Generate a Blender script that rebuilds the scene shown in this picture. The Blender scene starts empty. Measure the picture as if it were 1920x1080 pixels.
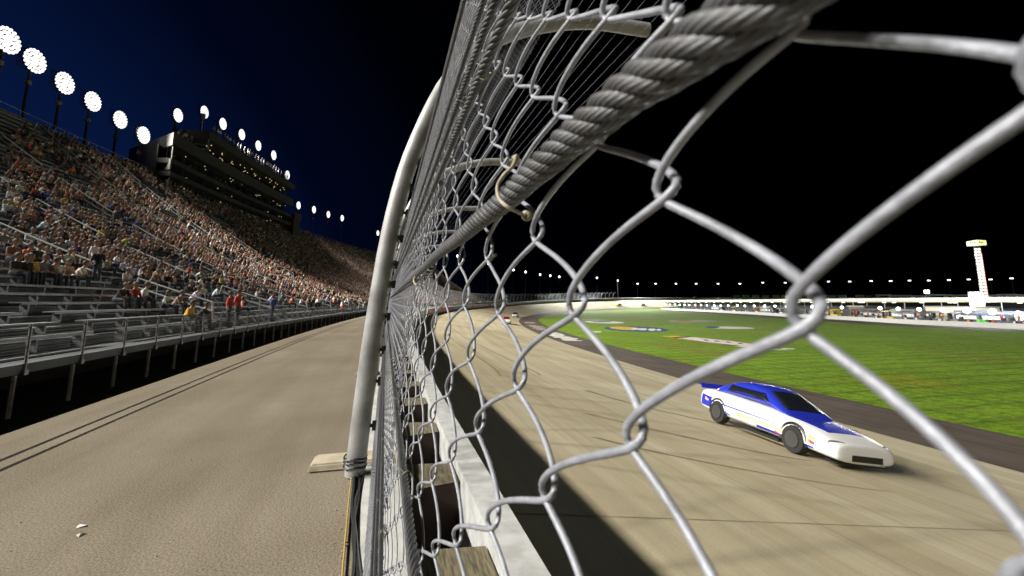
import bpy, bmesh, math, random
import numpy as np
from mathutils import Vector, Matrix, kdtree
random.seed(7); rng = np.random.default_rng(7)
R = math.radians
scene = bpy.context.scene
COL = scene.collection

# ------------------------------------------------------------------ camera, sky, exposure
YAW, PITCH, FPX, PY0 = R(16.4), R(8.0), 800.0, 453.6
cam_d = bpy.data.cameras.new('camera'); cam = bpy.data.objects.new('camera', cam_d); COL.objects.link(cam)
cam_d.sensor_width = 36; cam_d.lens = FPX * 36 / 1920
cam_d.shift_y = (PY0 - 540) / 1920
cam_d.clip_start = 0.01; cam_d.clip_end = 6000
cam.location = (0, 0, 0); cam.rotation_euler = (R(90) + PITCH, 0, -YAW)
cam_d.dof.use_dof = True; cam_d.dof.focus_distance = 0.75; cam_d.dof.aperture_fstop = 17
scene.camera = cam
scene.view_settings.view_transform = 'Standard'; scene.view_settings.look = 'None'
scene.view_settings.exposure = 0; scene.view_settings.gamma = 1; scene.view_settings.use_curve_mapping = False
scene.render.engine = 'CYCLES'
scene.cycles.use_denoising = True
scene.cycles.max_bounces = 5; scene.cycles.diffuse_bounces = 2; scene.cycles.glossy_bounces = 2
scene.cycles.sample_clamp_indirect = 3.0; scene.cycles.use_light_tree = True
scene.cycles.caustics_reflective = False; scene.cycles.caustics_refractive = False

world = bpy.data.worlds.new('World'); scene.world = world; world.use_nodes = True
wn = world.node_tree.nodes; wl = world.node_tree.links
bg = wn['Background']
def wnode(t, **k):
    n = wn.new(t)
    for a, b in k.items(): setattr(n, a, b)
    return n
# dusk: a low blue afterglow in the west (left), black overhead and in the east
tc = wnode('ShaderNodeTexCoord'); dotn = wnode('ShaderNodeVectorMath', operation='DOT_PRODUCT')
wl.new(tc.outputs['Generated'], dotn.inputs[0]); dotn.inputs[1].default_value = (-0.80, 0.52, -0.30)
ramp = wnode('ShaderNodeValToRGB'); cr = ramp.color_ramp
cr.elements[0].position = 0.0; cr.elements[0].color = (0.00005, 0.0001, 0.0004, 1)
cr.elements[1].position = 1.0; cr.elements[1].color = (0.006, 0.030, 0.15, 1)
for p, c in ((0.30, (0.0001, 0.0003, 0.0012, 1)), (0.55, (0.0005, 0.0018, 0.010, 1)), (0.75, (0.0018, 0.0078, 0.042, 1)), (0.9, (0.0038, 0.0175, 0.092, 1))):
    e = cr.elements.new(p); e.color = c
wl.new(dotn.outputs['Value'], ramp.inputs[0]); wl.new(ramp.outputs[0], bg.inputs['Color'])
bg.inputs['Strength'].default_value = 1.0

# ------------------------------------------------------------------ helpers
def ray(px, py):
    """direction of the photograph's pixel in the world (camera at the origin)"""
    x = (px - 960) / FPX; y = -(py - PY0) / FPX
    fwd = math.cos(PITCH) - y * math.sin(PITCH); up = y * math.cos(PITCH) + math.sin(PITCH)
    c, s = math.cos(YAW), math.sin(YAW)
    return np.array([x * c + fwd * s, -x * s + fwd * c, up])
def rays(pp):
    pp = np.asarray(pp, float)
    x = (pp[:, 0] - 960) / FPX; y = -(pp[:, 1] - PY0) / FPX
    fwd = np.cos(PITCH) - y * np.sin(PITCH); up = y * np.cos(PITCH) + np.sin(PITCH)
    c, s = np.cos(YAW), np.sin(YAW)
    return np.stack([x * c + fwd * s, -x * s + fwd * c, up], 1)

# the track's line: s metres along it, n metres to the right of the fence
_ds = 0.25; _sv = np.arange(-60, 1700, _ds)
_k = np.where(_sv < 5, 0, np.where(_sv < 130, 1 / 400, 1 / 250))
_ph = np.cumsum(_k) * _ds
_end = _ph > R(172); _ph[_end] = R(172)
_cx = np.cumsum(np.sin(_ph)) * _ds; _cy = np.cumsum(np.cos(_ph)) * _ds
_i0 = int(60 / _ds); _cx -= _cx[_i0]; _cy -= _cy[_i0]
def head(s): return np.interp(s, _sv, _ph)
def elev(s, n):
    t = np.clip((np.asarray(s) - 140) / 260, 0, 1); t = t * t * (3 - 2 * t)
    return 4.6 * t * np.clip((30 - np.asarray(n)) / 30, 0, 1)
def P(s, n, z):
    s, n, z = np.broadcast_arrays(np.asarray(s, float), np.asarray(n, float), np.asarray(z, float))
    ph = np.interp(s, _sv, _ph)
    return np.stack([np.interp(s, _sv, _cx) + n * np.cos(ph), np.interp(s, _sv, _cy) - n * np.sin(ph), z + elev(s, n)], -1)
def at_line(px, py, n, lo=-20, hi=700):
    """where the sight line through a pixel passes above the line n: (s, z)"""
    d = ray(px, py); az = math.atan2(d[0], d[1])
    ss = np.arange(lo, hi, 0.25); q = P(ss, n, 0); a = np.arctan2(q[:, 0], q[:, 1])
    i = int(np.argmin(np.abs(a - az))); r = math.hypot(q[i, 0], q[i, 1])
    return ss[i], r * d[2] / math.hypot(d[0], d[1])
def at_z(px, py, z):
    d = ray(px, py); t = z / d[2]
    return np.array([d[0] * t, d[1] * t, z])
def at_dist(px, py, r):
    d = ray(px, py); return d * (r / math.hypot(d[0], d[1]))

def tag(o, label=None, cat=None, group=None, kind=None):
    if label: o['label'] = label
    if cat: o['category'] = cat
    if group: o['group'] = group
    if kind: o['kind'] = kind
    return o
def empty(name, loc=(0, 0, 0), rz=0, label=None, cat=None, group=None):
    o = bpy.data.objects.new(name, None); COL.objects.link(o)
    o.location = loc; o.rotation_euler = (0, 0, rz); o.empty_display_size = 0.2
    return tag(o, label, cat, group)
def link_mesh(name, me, parent=None):
    o = bpy.data.objects.new(name, me); COL.objects.link(o)
    if parent is not None: o.parent = parent
    return o
def np_mesh(name, v, f, mats, parent=None, smooth=False, fm=None):
    """mesh from numpy verts and equal-length faces"""
    me = bpy.data.meshes.new(name); v = np.asarray(v, np.float32); f = np.asarray(f, np.int32)
    me.vertices.add(len(v)); me.vertices.foreach_set('co', v.ravel())
    k = f.shape[1]; me.loops.add(f.size); me.loops.foreach_set('vertex_index', f.ravel())
    me.polygons.add(len(f)); me.polygons.foreach_set('loop_start', np.arange(0, f.size, k, dtype=np.int32))
    me.polygons.foreach_set('loop_total', np.full(len(f), k, np.int32))
    for m in (mats if isinstance(mats, (list, tuple)) else [mats]): me.materials.append(m)
    if fm is not None: me.polygons.foreach_set('material_index', np.asarray(fm, np.int32))
    if smooth: me.polygons.foreach_set('use_smooth', np.ones(len(f), bool))
    me.update(calc_edges=True)
    return link_mesh(name, me, parent)

class MB:
    """collects shapes for ONE mesh object"""
    def __init__(s): s.v = []; s.f = []; s.m = []
    def add(s, v, f, m=0):
        b = len(s.v); s.v += [tuple(map(float, p)) for p in v]; s.f += [tuple(b + i for i in q) for q in f]; s.m += [m] * len(f); return s
    def hexa(s, p, m=0):   # 8 points: bottom 4 (ccw), top 4
        return s.add(p, [(3, 2, 1, 0), (4, 5, 6, 7), (0, 1, 5, 4), (1, 2, 6, 5), (2, 3, 7, 6), (3, 0, 4, 7)], m)
    def box(s, x0, x1, y0, y1, z0, z1, m=0):
        return s.hexa([(x0, y0, z0), (x1, y0, z0), (x1, y1, z0), (x0, y1, z0), (x0, y0, z1), (x1, y0, z1), (x1, y1, z1), (x0, y1, z1)], m)
    def pbox(s, s0, s1, n0, n1, z0, z1, m=0, step=8.0):
        """a bar along the track line"""
        k = max(1, int(math.ceil((s1 - s0) / step))); ss = np.linspace(s0, s1, k + 1)
        a = [P(ss, n0, z0), P(ss, n1, z0), P(ss, n1, z1), P(ss, n0, z1)]
        v = np.stack(a, 1).reshape(-1, 3); f = []
        for i in range(k):
            for j in range(4):
                f.append((4 * i + j, 4 * i + (j + 1) % 4, 4 * i + 4 + (j + 1) % 4, 4 * i + 4 + j))
        f += [(3, 2, 1, 0), tuple(4 * k + j for j in range(4))]
        return s.add(v, f, m)
    def tube(s, pts, r, n=6, m=0, cap=True):
        v, f = tube_np(np.asarray(pts, float), r, n)
        s.add(v, [tuple(q) for q in f], m)
        if cap:
            b = len(s.v) - len(v); s.f += [tuple(b + i for i in range(n))[::-1], tuple(b + len(v) - n + i for i in range(n))]; s.m += [m, m]
        return s
    def lathe(s, c, prof, n=12, m=0, axis='z'):
        v = []
        for r, h in prof:
            for i in range(n):
                a = 2 * math.pi * i / n
                q = (r * math.cos(a), r * math.sin(a), h)
                if axis == 'y': q = (q[0], q[2], q[1])
                if axis == 'x': q = (q[2], q[0], q[1])
                v.append((c[0] + q[0], c[1] + q[1], c[2] + q[2]))
        f = [(j * n + i, j * n + (i + 1) % n, (j + 1) * n + (i + 1) % n, (j + 1) * n + i) for j in range(len(prof) - 1) for i in range(n)]
        f += [tuple(range(n))[::-1], tuple((len(prof) - 1) * n + i for i in range(n))]
        return s.add(v, f, m)
    def mesh(s, name, mats, smooth=False, bevel=0):
        me = bpy.data.meshes.new(name); me.from_pydata(s.v, [], s.f)
        for m in (mats if isinstance(mats, (list, tuple)) else [mats]): me.materials.append(m)
        me.polygons.foreach_set('material_index', s.m)
        bm = bmesh.new(); bm.from_mesh(me); bmesh.ops.recalc_face_normals(bm, faces=bm.faces)
        if bevel:
            bmesh.ops.bevel(bm, geom=[e for e in bm.edges if e.calc_face_angle(0) > 0.5], offset=bevel, segments=2, affect='EDGES')
        bm.to_mesh(me); bm.free()
        if smooth:
            me.polygons.foreach_set('use_smooth', np.ones(len(me.polygons), bool))
            me.set_sharp_from_angle(angle=R(40))
        return me
    def build(s, name, mats, parent=None, smooth=False, bevel=0):
        return link_mesh(name, s.mesh(name, mats, smooth, bevel), parent)

def tube_np(p, r, n=6, prof=None, twist=0.0):
    """tube along points; r scalar or per point; prof = radius factors round the section; twist radians per metre"""
    k = len(p); t = np.gradient(p, axis=0); t /= np.linalg.norm(t, axis=1)[:, None] + 1e-12
    up = np.array([0.0, 0, 1]) if abs(t[:, 2]).mean() < 0.8 else np.array([1.0, 0, 0])
    a = np.cross(t, up); a /= np.linalg.norm(a, axis=1)[:, None] + 1e-12
    b = np.cross(t, a)
    an = np.arange(n) * 2 * math.pi / n
    pr = np.ones(n) if prof is None else prof
    rr = np.broadcast_to(np.asarray(r, float), (k,))
    L = np.concatenate([[0], np.cumsum(np.linalg.norm(np.diff(p, axis=0), axis=1))]) * twist
    A = an[None, :] + L[:, None]
    v = p[:, None] + (a[:, None] * np.cos(A)[..., None] + b[:, None] * np.sin(A)[..., None]) * (rr[:, None] * pr[None])[..., None]
    i = np.arange(k - 1)[:, None] * n; j = np.arange(n)[None]; j2 = (j + 1) % n
    f = np.stack([i + j, i + j2, i + n + j2, i + n + j], -1).reshape(-1, 4)
    return v.reshape(-1, 3), f

# ------------------------------------------------------------------ materials
def mat(name, col, rough=0.6, metal=0.0, var=0.0, scale=5.0, col2=None, bump=0.0, bscale=40.0, coords='Object', stretch=(1, 1, 1), detail=5, spec=None):
    m = bpy.data.materials.new(name); m.use_nodes = True; nt = m.node_tree; N = nt.nodes; L = nt.links
    b = N['Principled BSDF']; b.inputs['Roughness'].default_value = rough; b.inputs['Metallic'].default_value = metal
    if spec is not None: b.inputs['Specular IOR Level'].default_value = spec
    b.inputs['Base Color'].default_value = (*col, 1)
    if var or bump:
        t = N.new('ShaderNodeTexCoord'); mp = N.new('ShaderNodeMapping'); mp.inputs['Scale'].default_value = stretch
        L.new(t.outputs[coords], mp.inputs[0])
    if var:
        nz = N.new('ShaderNodeTexNoise'); nz.inputs['Scale'].default_value = scale; nz.inputs['Detail'].default_value = detail
        L.new(mp.outputs[0], nz.inputs['Vector'])
        rp = N.new('ShaderNodeValToRGB'); rp.color_ramp.elements[0].position = 0.5 - 0.5 * var * 0.5 - 0.08; rp.color_ramp.elements[1].position = 0.62
        c2 = col2 or tuple(c * (1 - var) for c in col)
        rp.color_ramp.elements[0].color = (*c2, 1); rp.color_ramp.elements[1].color = (*col, 1)
        L.new(nz.outputs['Fac'], rp.inputs[0]); L.new(rp.outputs[0], b.inputs['Base Color'])
    if bump:
        n2 = N.new('ShaderNodeTexNoise'); n2.inputs['Scale'].default_value = bscale; n2.inputs['Detail'].default_value = 4
        L.new(mp.outputs[0], n2.inputs['Vector'])
        bp = N.new('ShaderNodeBump'); bp.inputs['Strength'].default_value = bump; bp.inputs['Distance'].default_value = 0.01
        L.new(n2.outputs['Fac'], bp.inputs['Height']); L.new(bp.outputs[0], b.inputs['Normal'])
    return m
def emis(name, col, strength, sample=False):
    m = bpy.data.materials.new(name); m.use_nodes = True; nt = m.node_tree
    b = nt.nodes['Principled BSDF']; b.inputs['Base Color'].default_value = (0.8, 0.8, 0.8, 1)
    b.inputs['Emission Color'].default_value = (*col, 1); b.inputs['Emission Strength'].default_value = strength
    if not sample: m.cycles.emission_sampling = 'NONE'
    return m
def objcol(name, rough=0.7, k=1.0):
    m = bpy.data.materials.new(name); m.use_nodes = True; nt = m.node_tree
    b = nt.nodes['Principled BSDF']; b.inputs['Roughness'].default_value = rough
    o = nt.nodes.new('ShaderNodeObjectInfo'); nt.links.new(o.outputs['Color'], b.inputs['Base Color'])
    return m
def uvramp(name, build):
    m = bpy.data.materials.new(name); m.use_nodes = True; build(m.node_tree); return m

M = {}
M['wire'] = mat('galvanised_wire', (0.265, 0.275, 0.315), 0.42, 0.1, 0.32, 110, bump=0.12, bscale=500)
M['cable'] = mat('steel_cable', (0.085, 0.089, 0.098), 0.48, 0.3, 0.4, 55, (0.052, 0.050, 0.050))
M['cable_dark'] = mat('dark_cable', (0.07, 0.07, 0.075), 0.5, 0.5, 0.3, 60)
M['post'] = mat('galvanised_post', (0.33, 0.335, 0.34), 0.5, 0.15, 0.45, 5, (0.20, 0.20, 0.20), bump=0.2, bscale=60)
M['dark_metal'] = mat('dark_metal', (0.05, 0.05, 0.055), 0.5, 0.6, 0.3, 20)
M['tie'] = mat('tan_tie_wire', (0.34, 0.30, 0.22), 0.6, 0, 0.3, 120)
M['aluminium'] = mat('aluminium', (0.34, 0.355, 0.36), 0.5, 0.2, 0.35, 3, (0.22, 0.23, 0.24), stretch=(1, 1, 6))
M['alu_dull'] = mat('dull_aluminium', (0.115, 0.12, 0.125), 0.65, 0.15, 0.4, 2, (0.075, 0.08, 0.085))
M['rail'] = mat('handrail_aluminium', (0.25, 0.25, 0.248), 0.4, 0.3, 0.15, 8)
M['hand'] = mat('bright_handrail', (0.58, 0.58, 0.57), 0.4, 0.2, 0.15, 8)
M['white_paint'] = mat('white_painted_concrete', (0.50, 0.50, 0.48), 0.7, 0, 0.3, 6, (0.36, 0.36, 0.34), bump=0.15, bscale=30)
M['white_steel'] = mat('white_painted_steel', (0.52, 0.53, 0.53), 0.45, 0, 0.3, 9, (0.38, 0.38, 0.37), bump=0.05, bscale=50)
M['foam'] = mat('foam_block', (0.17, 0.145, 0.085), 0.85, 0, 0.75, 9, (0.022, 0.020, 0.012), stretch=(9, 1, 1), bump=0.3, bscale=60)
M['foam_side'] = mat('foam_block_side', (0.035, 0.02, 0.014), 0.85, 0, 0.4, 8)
M['pad'] = mat('pad_concrete', (0.46, 0.40, 0.30), 0.85, 0, 0.25, 9, bump=0.3, bscale=70)
M['dark_ground'] = mat('dark_earth', (0.025, 0.026, 0.024), 0.95, 0, 0.5, 2)
M['yellow_cord'] = mat('yellow_cord', (0.36, 0.25, 0.05), 0.6)
M['rubber_mark'] = mat('rubber_mark', (0.225, 0.195, 0.13), 0.95, 0, 0.5, 1.2, (0.31, 0.27, 0.175), stretch=(1, 1, 1), spec=0.05)
M['joint'] = mat('joint_sealant', (0.035, 0.032, 0.03), 1.0, spec=0.0)
M['black_rubber'] = mat('black_rubber', (0.012, 0.012, 0.013), 0.45)
M['paper'] = mat('paper_scrap', (0.8, 0.8, 0.77), 0.8)
M['lamp'] = emis('lit_floodlight', (1.0, 0.98, 0.95), 1.7)
M['lamp_far'] = emis('lit_far_lamp', (0.95, 1.0, 0.97), 4.0)
M['globe'] = emis('lit_globe_lamp', (0.92, 1.0, 0.98), 3.0)
M['window_light'] = emis('lit_window_lamp', (1.0, 0.80, 0.35), 0.7)
M['window_light_cool'] = emis('lit_window_lamp_cool', (0.7, 1.0, 0.85), 0.6)
M['screen'] = emis('lit_screen', (0.93, 0.96, 1.0), 2.2)
M['numbers'] = emis('lit_numerals', (1.0, 0.93, 0.80), 1.7)
M['number_edge'] = emis('lit_red_edge', (1.0, 0.16, 0.05), 1.6)
M['yellow_sign'] = emis('lit_yellow_sign', (0.85, 0.88, 0.22), 0.95)
M['sign_ink'] = mat('sign_ink', (0.05, 0.07, 0.03), 0.6)
M['wall_panel'] = mat('beige_wall_panel', (0.115, 0.11, 0.10), 0.75, 0, 0.15, 0.6)
M['wall_dark'] = mat('dark_wall_panel', (0.02, 0.02, 0.022), 0.8, 0, 0.3, 0.5)
M['dark_glass'] = mat('dark_window_glass', (0.012, 0.014, 0.018), 0.12, 0, spec=0.4)
M['shirt'] = objcol('spectator_shirt', 0.85)
M['skin'] = mat('skin', (0.36, 0.21, 0.14), 0.6)
M['pants'] = mat('dark_trousers', (0.06, 0.065, 0.085), 0.85)
M['hair'] = mat('dark_hair', (0.05, 0.035, 0.025), 0.7)
M['car_paint'] = objcol('car_paint', 0.25)
M['white_car'] = mat('white_car_paint', (0.80, 0.80, 0.80), 0.22)
M['blue_car'] = mat('blue_car_paint', (0.02, 0.035, 0.42), 0.22)
M['cream_stripe'] = mat('cream_car_stripe', (0.72, 0.58, 0.36), 0.25)
M['tyre'] = mat('tyre_rubber', (0.015, 0.015, 0.015), 0.8)
M['rim'] = mat('wheel_rim', (0.12, 0.12, 0.122), 0.35, 0.7)
M['trim'] = objcol('coloured_trim', 0.6)

def n_(nt, t, **k):
    n = nt.nodes.new(t)
    for a, b in k.items(): setattr(n, a, b)
    return n
def noise(nt, vec, scale, detail=5, rough=0.55):
    n = n_(nt, 'ShaderNodeTexNoise'); n.inputs['Scale'].default_value = scale; n.inputs['Detail'].default_value = detail; n.inputs['Roughness'].default_value = rough
    nt.links.new(vec, n.inputs['Vector']); return n.outputs['Fac']
def uvmap(nt, sx, sy):
    t = n_(nt, 'ShaderNodeTexCoord'); m = n_(nt, 'ShaderNodeMapping'); m.inputs['Scale'].default_value = (sx, sy, 1)
    nt.links.new(t.outputs['UV'], m.inputs[0]); return m.outputs[0]
def rampn(nt, fac, stops):
    r = n_(nt, 'ShaderNodeValToRGB'); e = r.color_ramp.elements
    e[0].position, e[0].color = stops[0][0], (*stops[0][1], 1); e[1].position, e[1].color = stops[-1][0], (*stops[-1][1], 1)
    for p, c in stops[1:-1]: q = e.new(p); q.color = (*c, 1)
    nt.links.new(fac, r.inputs[0]); return r.outputs[0]
def mixc(nt, fac, a, b, mode='MIX'):
    m = n_(nt, 'ShaderNodeMix', data_type='RGBA', blend_type=mode)
    for v, i in ((fac, 0), (a, 6), (b, 7)):
        if isinstance(v, (int, float)): m.inputs[i].default_value = v
        elif isinstance(v, tuple): m.inputs[i].default_value = (*v, 1)
        else: nt.links.new(v, m.inputs[i])
    return m.outputs[2]
def finish(nt, col, rough, hgt=None, strength=0.3, dist=0.01):
    b = nt.nodes['Principled BSDF']; nt.links.new(col, b.inputs['Base Color']); b.inputs['Roughness'].default_value = rough
    b.inputs['Specular IOR Level'].default_value = 0.12
    if hgt is not None:
        bp = n_(nt, 'ShaderNodeBump'); bp.inputs['Strength'].default_value = strength; bp.inputs['Distance'].default_value = dist
        nt.links.new(hgt, bp.inputs['Height']); nt.links.new(bp.outputs[0], b.inputs['Normal'])
def m_walk(nt):
    v = uvmap(nt, 1, 1)
    base = rampn(nt, noise(nt, v, 0.45, 6), [(0.3, (0.158, 0.134, 0.100)), (0.5, (0.183, 0.157, 0.118)), (0.7, (0.208, 0.180, 0.138))])
    fine = noise(nt, v, 85, 4, 0.9)
    c = mixc(nt, 1.0, base, rampn(nt, fine, [(0.36, (0.42, 0.42, 0.43)), (0.49, (0.94, 0.94, 0.94)), (0.61, (1.5, 1.48, 1.42))]), 'MULTIPLY')
    blot = noise(nt, v, 1.7, 6, 0.65)
    c = mixc(nt, 1.0, c, rampn(nt, blot, [(0.30, (0.93, 0.92, 0.91)), (0.5, (1, 1, 1)), (0.7, (1.05, 1.05, 1.05))]), 'MULTIPLY')
    track_ = noise(nt, uvmap(nt, 0.05, 0.9), 2.2, 4, 0.6)
    c = mixc(nt, 1.0, c, rampn(nt, track_, [(0.36, (0.90, 0.89, 0.88)), (0.6, (1.03, 1.03, 1.03))]), 'MULTIPLY')
    finish(nt, c, 0.95, fine, 0.35, 0.004)
M['walk'] = uvramp('walkway_asphalt', m_walk)
def m_track(nt):
    v = uvmap(nt, 1, 1)
    base = rampn(nt, noise(nt, v, 0.13, 6), [(0.3, (0.38, 0.33, 0.225)), (0.55, (0.48, 0.43, 0.305)), (0.75, (0.55, 0.505, 0.375))])
    st = noise(nt, uvmap(nt, 0.05, 2.2), 2.0, 7, 0.65)
    c = mixc(nt, 1.0, base, rampn(nt, st, [(0.30, (0.80, 0.78, 0.75)), (0.5, (0.97, 0.96, 0.95)), (0.7, (1.06, 1.06, 1.06))]), 'MULTIPLY')
    # worn groove where the cars run
    st2 = noise(nt, uvmap(nt, 0.02, 0.55), 1.5, 4, 0.5)
    c = mixc(nt, 1.0, c, rampn(nt, st2, [(0.3, (0.80, 0.77, 0.70)), (0.6, (1.0, 1.0, 1.0))]), 'MULTIPLY')
    fine = noise(nt, v, 40, 3, 0.7)
    c = mixc(nt, 1.0, c, rampn(nt, fine, [(0.3, (0.86, 0.86, 0.86)), (0.6, (1.05, 1.05, 1.05))]), 'MULTIPLY')
    finish(nt, c, 0.8, fine, 0.25, 0.01)
M['track'] = uvramp('track_concrete', m_track)
def m_apron(nt):
    v = uvmap(nt, 1, 1)
    base = rampn(nt, noise(nt, v, 0.3, 6), [(0.3, (0.060, 0.047, 0.038)), (0.7, (0.098, 0.078, 0.064))])
    st = noise(nt, uvmap(nt, 0.06, 1.5), 2.0, 6, 0.6)
    c = mixc(nt, 1.0, base, rampn(nt, st, [(0.32, (0.7, 0.7, 0.7)), (0.65, (1.15, 1.15, 1.15))]), 'MULTIPLY')
    finish(nt, c, 0.85, noise(nt, v, 60, 3, 0.7), 0.4, 0.01)
M['apron'] = uvramp('apron_asphalt', m_apron)
def m_grass(nt):
    v = uvmap(nt, 1, 1)
    base = rampn(nt, noise(nt, v, 0.10, 7, 0.6), [(0.30, (0.22, 0.24, 0.014)), (0.42, (0.145, 0.25, 0.012)), (0.62, (0.18, 0.31, 0.016)), (0.8, (0.24, 0.36, 0.024))])
    fine = noise(nt, v, 4.0, 12, 0.95)
    c = mixc(nt, 1.0, base, rampn(nt, fine, [(0.38, (0.20, 0.26, 0.2)), (0.5, (0.9, 0.92, 0.9)), (0.62, (1.75, 1.6, 1.4))]), 'MULTIPLY')
    tuft = noise(nt, uvmap(nt, 2.6, 0.75), 1.0, 8, 0.8)
    c = mixc(nt, 1.0, c, rampn(nt, tuft, [(0.36, (0.50, 0.55, 0.5)), (0.5, (1, 1, 1)), (0.64, (1.4, 1.3, 1.2))]), 'MULTIPLY')
    for sc_, ax, dk in ((0.13, 'X', 0.72), (0.23, 'Y', 0.84)):      # mower tracks both ways
        wv = n_(nt, 'ShaderNodeTexWave', wave_type='BANDS', bands_direction=ax); wv.inputs['Scale'].default_value = sc_; wv.inputs['Distortion'].default_value = 0.8
        wv.inputs['Detail'].default_value = 3; wv.inputs['Detail Scale'].default_value = 2; nt.links.new(v, wv.inputs['Vector'])
        c = mixc(nt, 1.0, c, rampn(nt, wv.outputs['Fac'], [(0.0, (dk, dk, dk)), (0.16, (0.97, 0.97, 0.97)), (1.0, (1.06, 1.05, 1.0))]), 'MULTIPLY')
    dry = noise(nt, uvmap(nt, 0.5, 1.6), 0.06, 6, 0.65)
    c = mixc(nt, rampn(nt, dry, [(0.55, (0, 0, 0)), (0.68, (0.7, 0.7, 0.7))]), c, (0.20, 0.13, 0.035))
    finish(nt, c, 1.0, fine, 1.0, 0.12)
M['grass'] = uvramp('infield_grass', m_grass)
def m_paint(c):
    def f(nt):
        t = n_(nt, 'ShaderNodeTexCoord'); nz = noise(nt, t.outputs['Object'], 1.6, 6, 0.75)
        col = rampn(nt, nz, [(0.36, tuple(x * 0.35 + y for x, y in zip(c, (0.02, 0.045, 0.005)))), (0.52, c)])
        finish(nt, col, 0.9)
    return f
for k, c in (('white', (0.62, 0.62, 0.58)), ('blue', (0.015, 0.045, 0.16)), ('yellow', (0.55, 0.36, 0.02)), ('red', (0.45, 0.06, 0.02)), ('grey', (0.33, 0.27, 0.24))):
    M['paint_' + k] = uvramp('ground_paint_' + k, m_paint(c))

def sheet(name, ss, ns, zf, m, kind='structure', parent=None):
    ss = np.asarray(ss, float); ns = np.asarray(ns, float)
    S, Nn = np.meshgrid(ss, ns, indexing='ij'); v = P(S, Nn, zf(Nn)).reshape(-1, 3)
    a, b = len(ss), len(ns)
    i = np.arange(a - 1)[:, None] * b + np.arange(b - 1)[None]
    f = np.stack([i, i + 1, i + b + 1, i + b], -1).reshape(-1, 4)
    o = np_mesh(name, v, f, m, parent)
    uv = o.data.uv_layers.new(name='UVMap'); idx = f.ravel()
    uv.data.foreach_set('uv', np.stack([S.ravel()[idx], Nn.ravel()[idx]], 1).astype(np.float32).ravel())
    if kind: o['kind'] = kind
    return o

# ------------------------------------------------------------------ the ground, track and infield
SE = np.concatenate([np.arange(-14, 40, 1.0), np.arange(40, 140, 3.0), np.arange(140, 1100, 8.0)])
SN = np.concatenate([np.arange(-14, 40, 1.0), np.arange(40, 215, 4.0)])
zt = lambda n: -2.35 - 0.16 * (n - 0.8)
ZI = -5.56
def za(n): return zt(19.5) - 0.04 * (n - 19.5) + 0.004
gme = MB(); gme.lathe((0, 0, 0), [(3000, -7.6), (3000, -7.5)], 48); g = gme.build('ground', M['dark_ground']); tag(g, kind='structure')
sheet('stand_ground', SN, np.array([-70, -30, -12, -3.6]), lambda n: -2.2 + 0 * n, M['dark_ground'])
sheet('walkway', SN, np.array([-3.35, -3, -2, -1, -0.105]), lambda n: -1.3 + 0 * n, M['walk'])
w = MB(); w.pbox(-14, 210, -3.6, -3.352, -2.3, -1.31, step=3); tag(w.build('walkway_edge', M['walk']), kind='structure')
for a in (-3.02, -2.84):   # two dark joint strips near the walkway's outer edge
    tag(sheet('walkway_joint', SN, np.array([a, a + 0.035]), lambda n: -1.296 + 0 * n, M['joint']), kind='structure')
sheet('race_track', SE, np.array([0.2, 0.8, 2, 4, 6, 8, 10, 12, 14, 16, 18, 19.5]), zt, M['track'])
sheet('apron', SE, np.array([19.5, 21, 23, 25.6]), za, M['apron'])
GE = np.concatenate([np.arange(-14, 130, 3.0), np.arange(130, 1000, 8.0)])
sheet('infield_grass', GE, np.array([25.4, 30, 40, 60, 80, 100, 125, 150, 175, 200, 225, 249]), lambda n: za(25.4) + 0.012 + 0 * n, M['grass'])
inf = MB(); inf.box(-30, 420, -420, 300, -6.2, -5.64); tag(inf.build('infield_ground', M['grass']), kind='structure')
# fine dark seams between the track's concrete lanes, and a few rubber marks
for a in (6.2, 12.6):
    tag(sheet('track_seam', SE[:90], np.array([a, a + 0.02]), lambda n: zt(n) + 0.004, M['rubber_mark']), kind='structure')
for s_ in (5.2, 15.4, 26.0, 37.0, 48.0):
    tag(sheet('track_joint', np.array([s_, s_ + 0.018]), np.array([0.8, 5, 10, 15, 19.5]), lambda n: zt(n) + 0.004, M['rubber_mark']), kind='structure')

def mark(pts, w, name='tyre_mark', m='rubber_mark'):
    q = np.array(pts, float); ss = np.linspace(0, 1, 40); L = np.linspace(0, 1, len(q))
    c = np.polynomial.polynomial.Polynomial.fit(L, q[:, 0], min(3, len(q) - 1))(ss); d = np.polynomial.polynomial.Polynomial.fit(L, q[:, 1], min(3, len(q) - 1))(ss)
    a = P(c, d - w / 2, zt(d - w / 2) + .005); b = P(c, d + w / 2, zt(d + w / 2) + .005)
    v = np.stack([a, b], 1).reshape(-1, 3); i = np.arange(39) * 2; f = np.stack([i, i + 1, i + 3, i + 2], 1)
    tag(np_mesh(name, v, f, M[m]), kind='structure')
for pts, w in (([(60, 10), (46, 11.6), (38, 14), (33, 17.5)], .16), ([(62, 11.2), (48, 12.8), (40, 15.2), (35, 18.6)], .16), ([(75, 7), (60, 8.2), (50, 9.2), (38, 11)], .16), ([(90, 12), (70, 13.6), (56, 14.4), (44, 15)], .16),
               ([(50, 5), (36, 5.6), (25, 6.4), (19, 6.6)], .14), ([(40, 3.8), (30, 4.2), (22, 4.5), (17, 4.3)], .12), ([(40, 15.8), (34, 16.0), (29, 16.4), (25, 16.3)], .14), ([(11.5, 5.5), (10.2, 7), (9.2, 8.5), (8.6, 10)], .35), ([(16, 7.5), (14, 8.5), (12.5, 10), (11.5, 12)], .3), ([(9, 4.5), (8.0, 6), (7.2, 8), (6.8, 10)], .22)): mark(pts, w)

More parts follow.
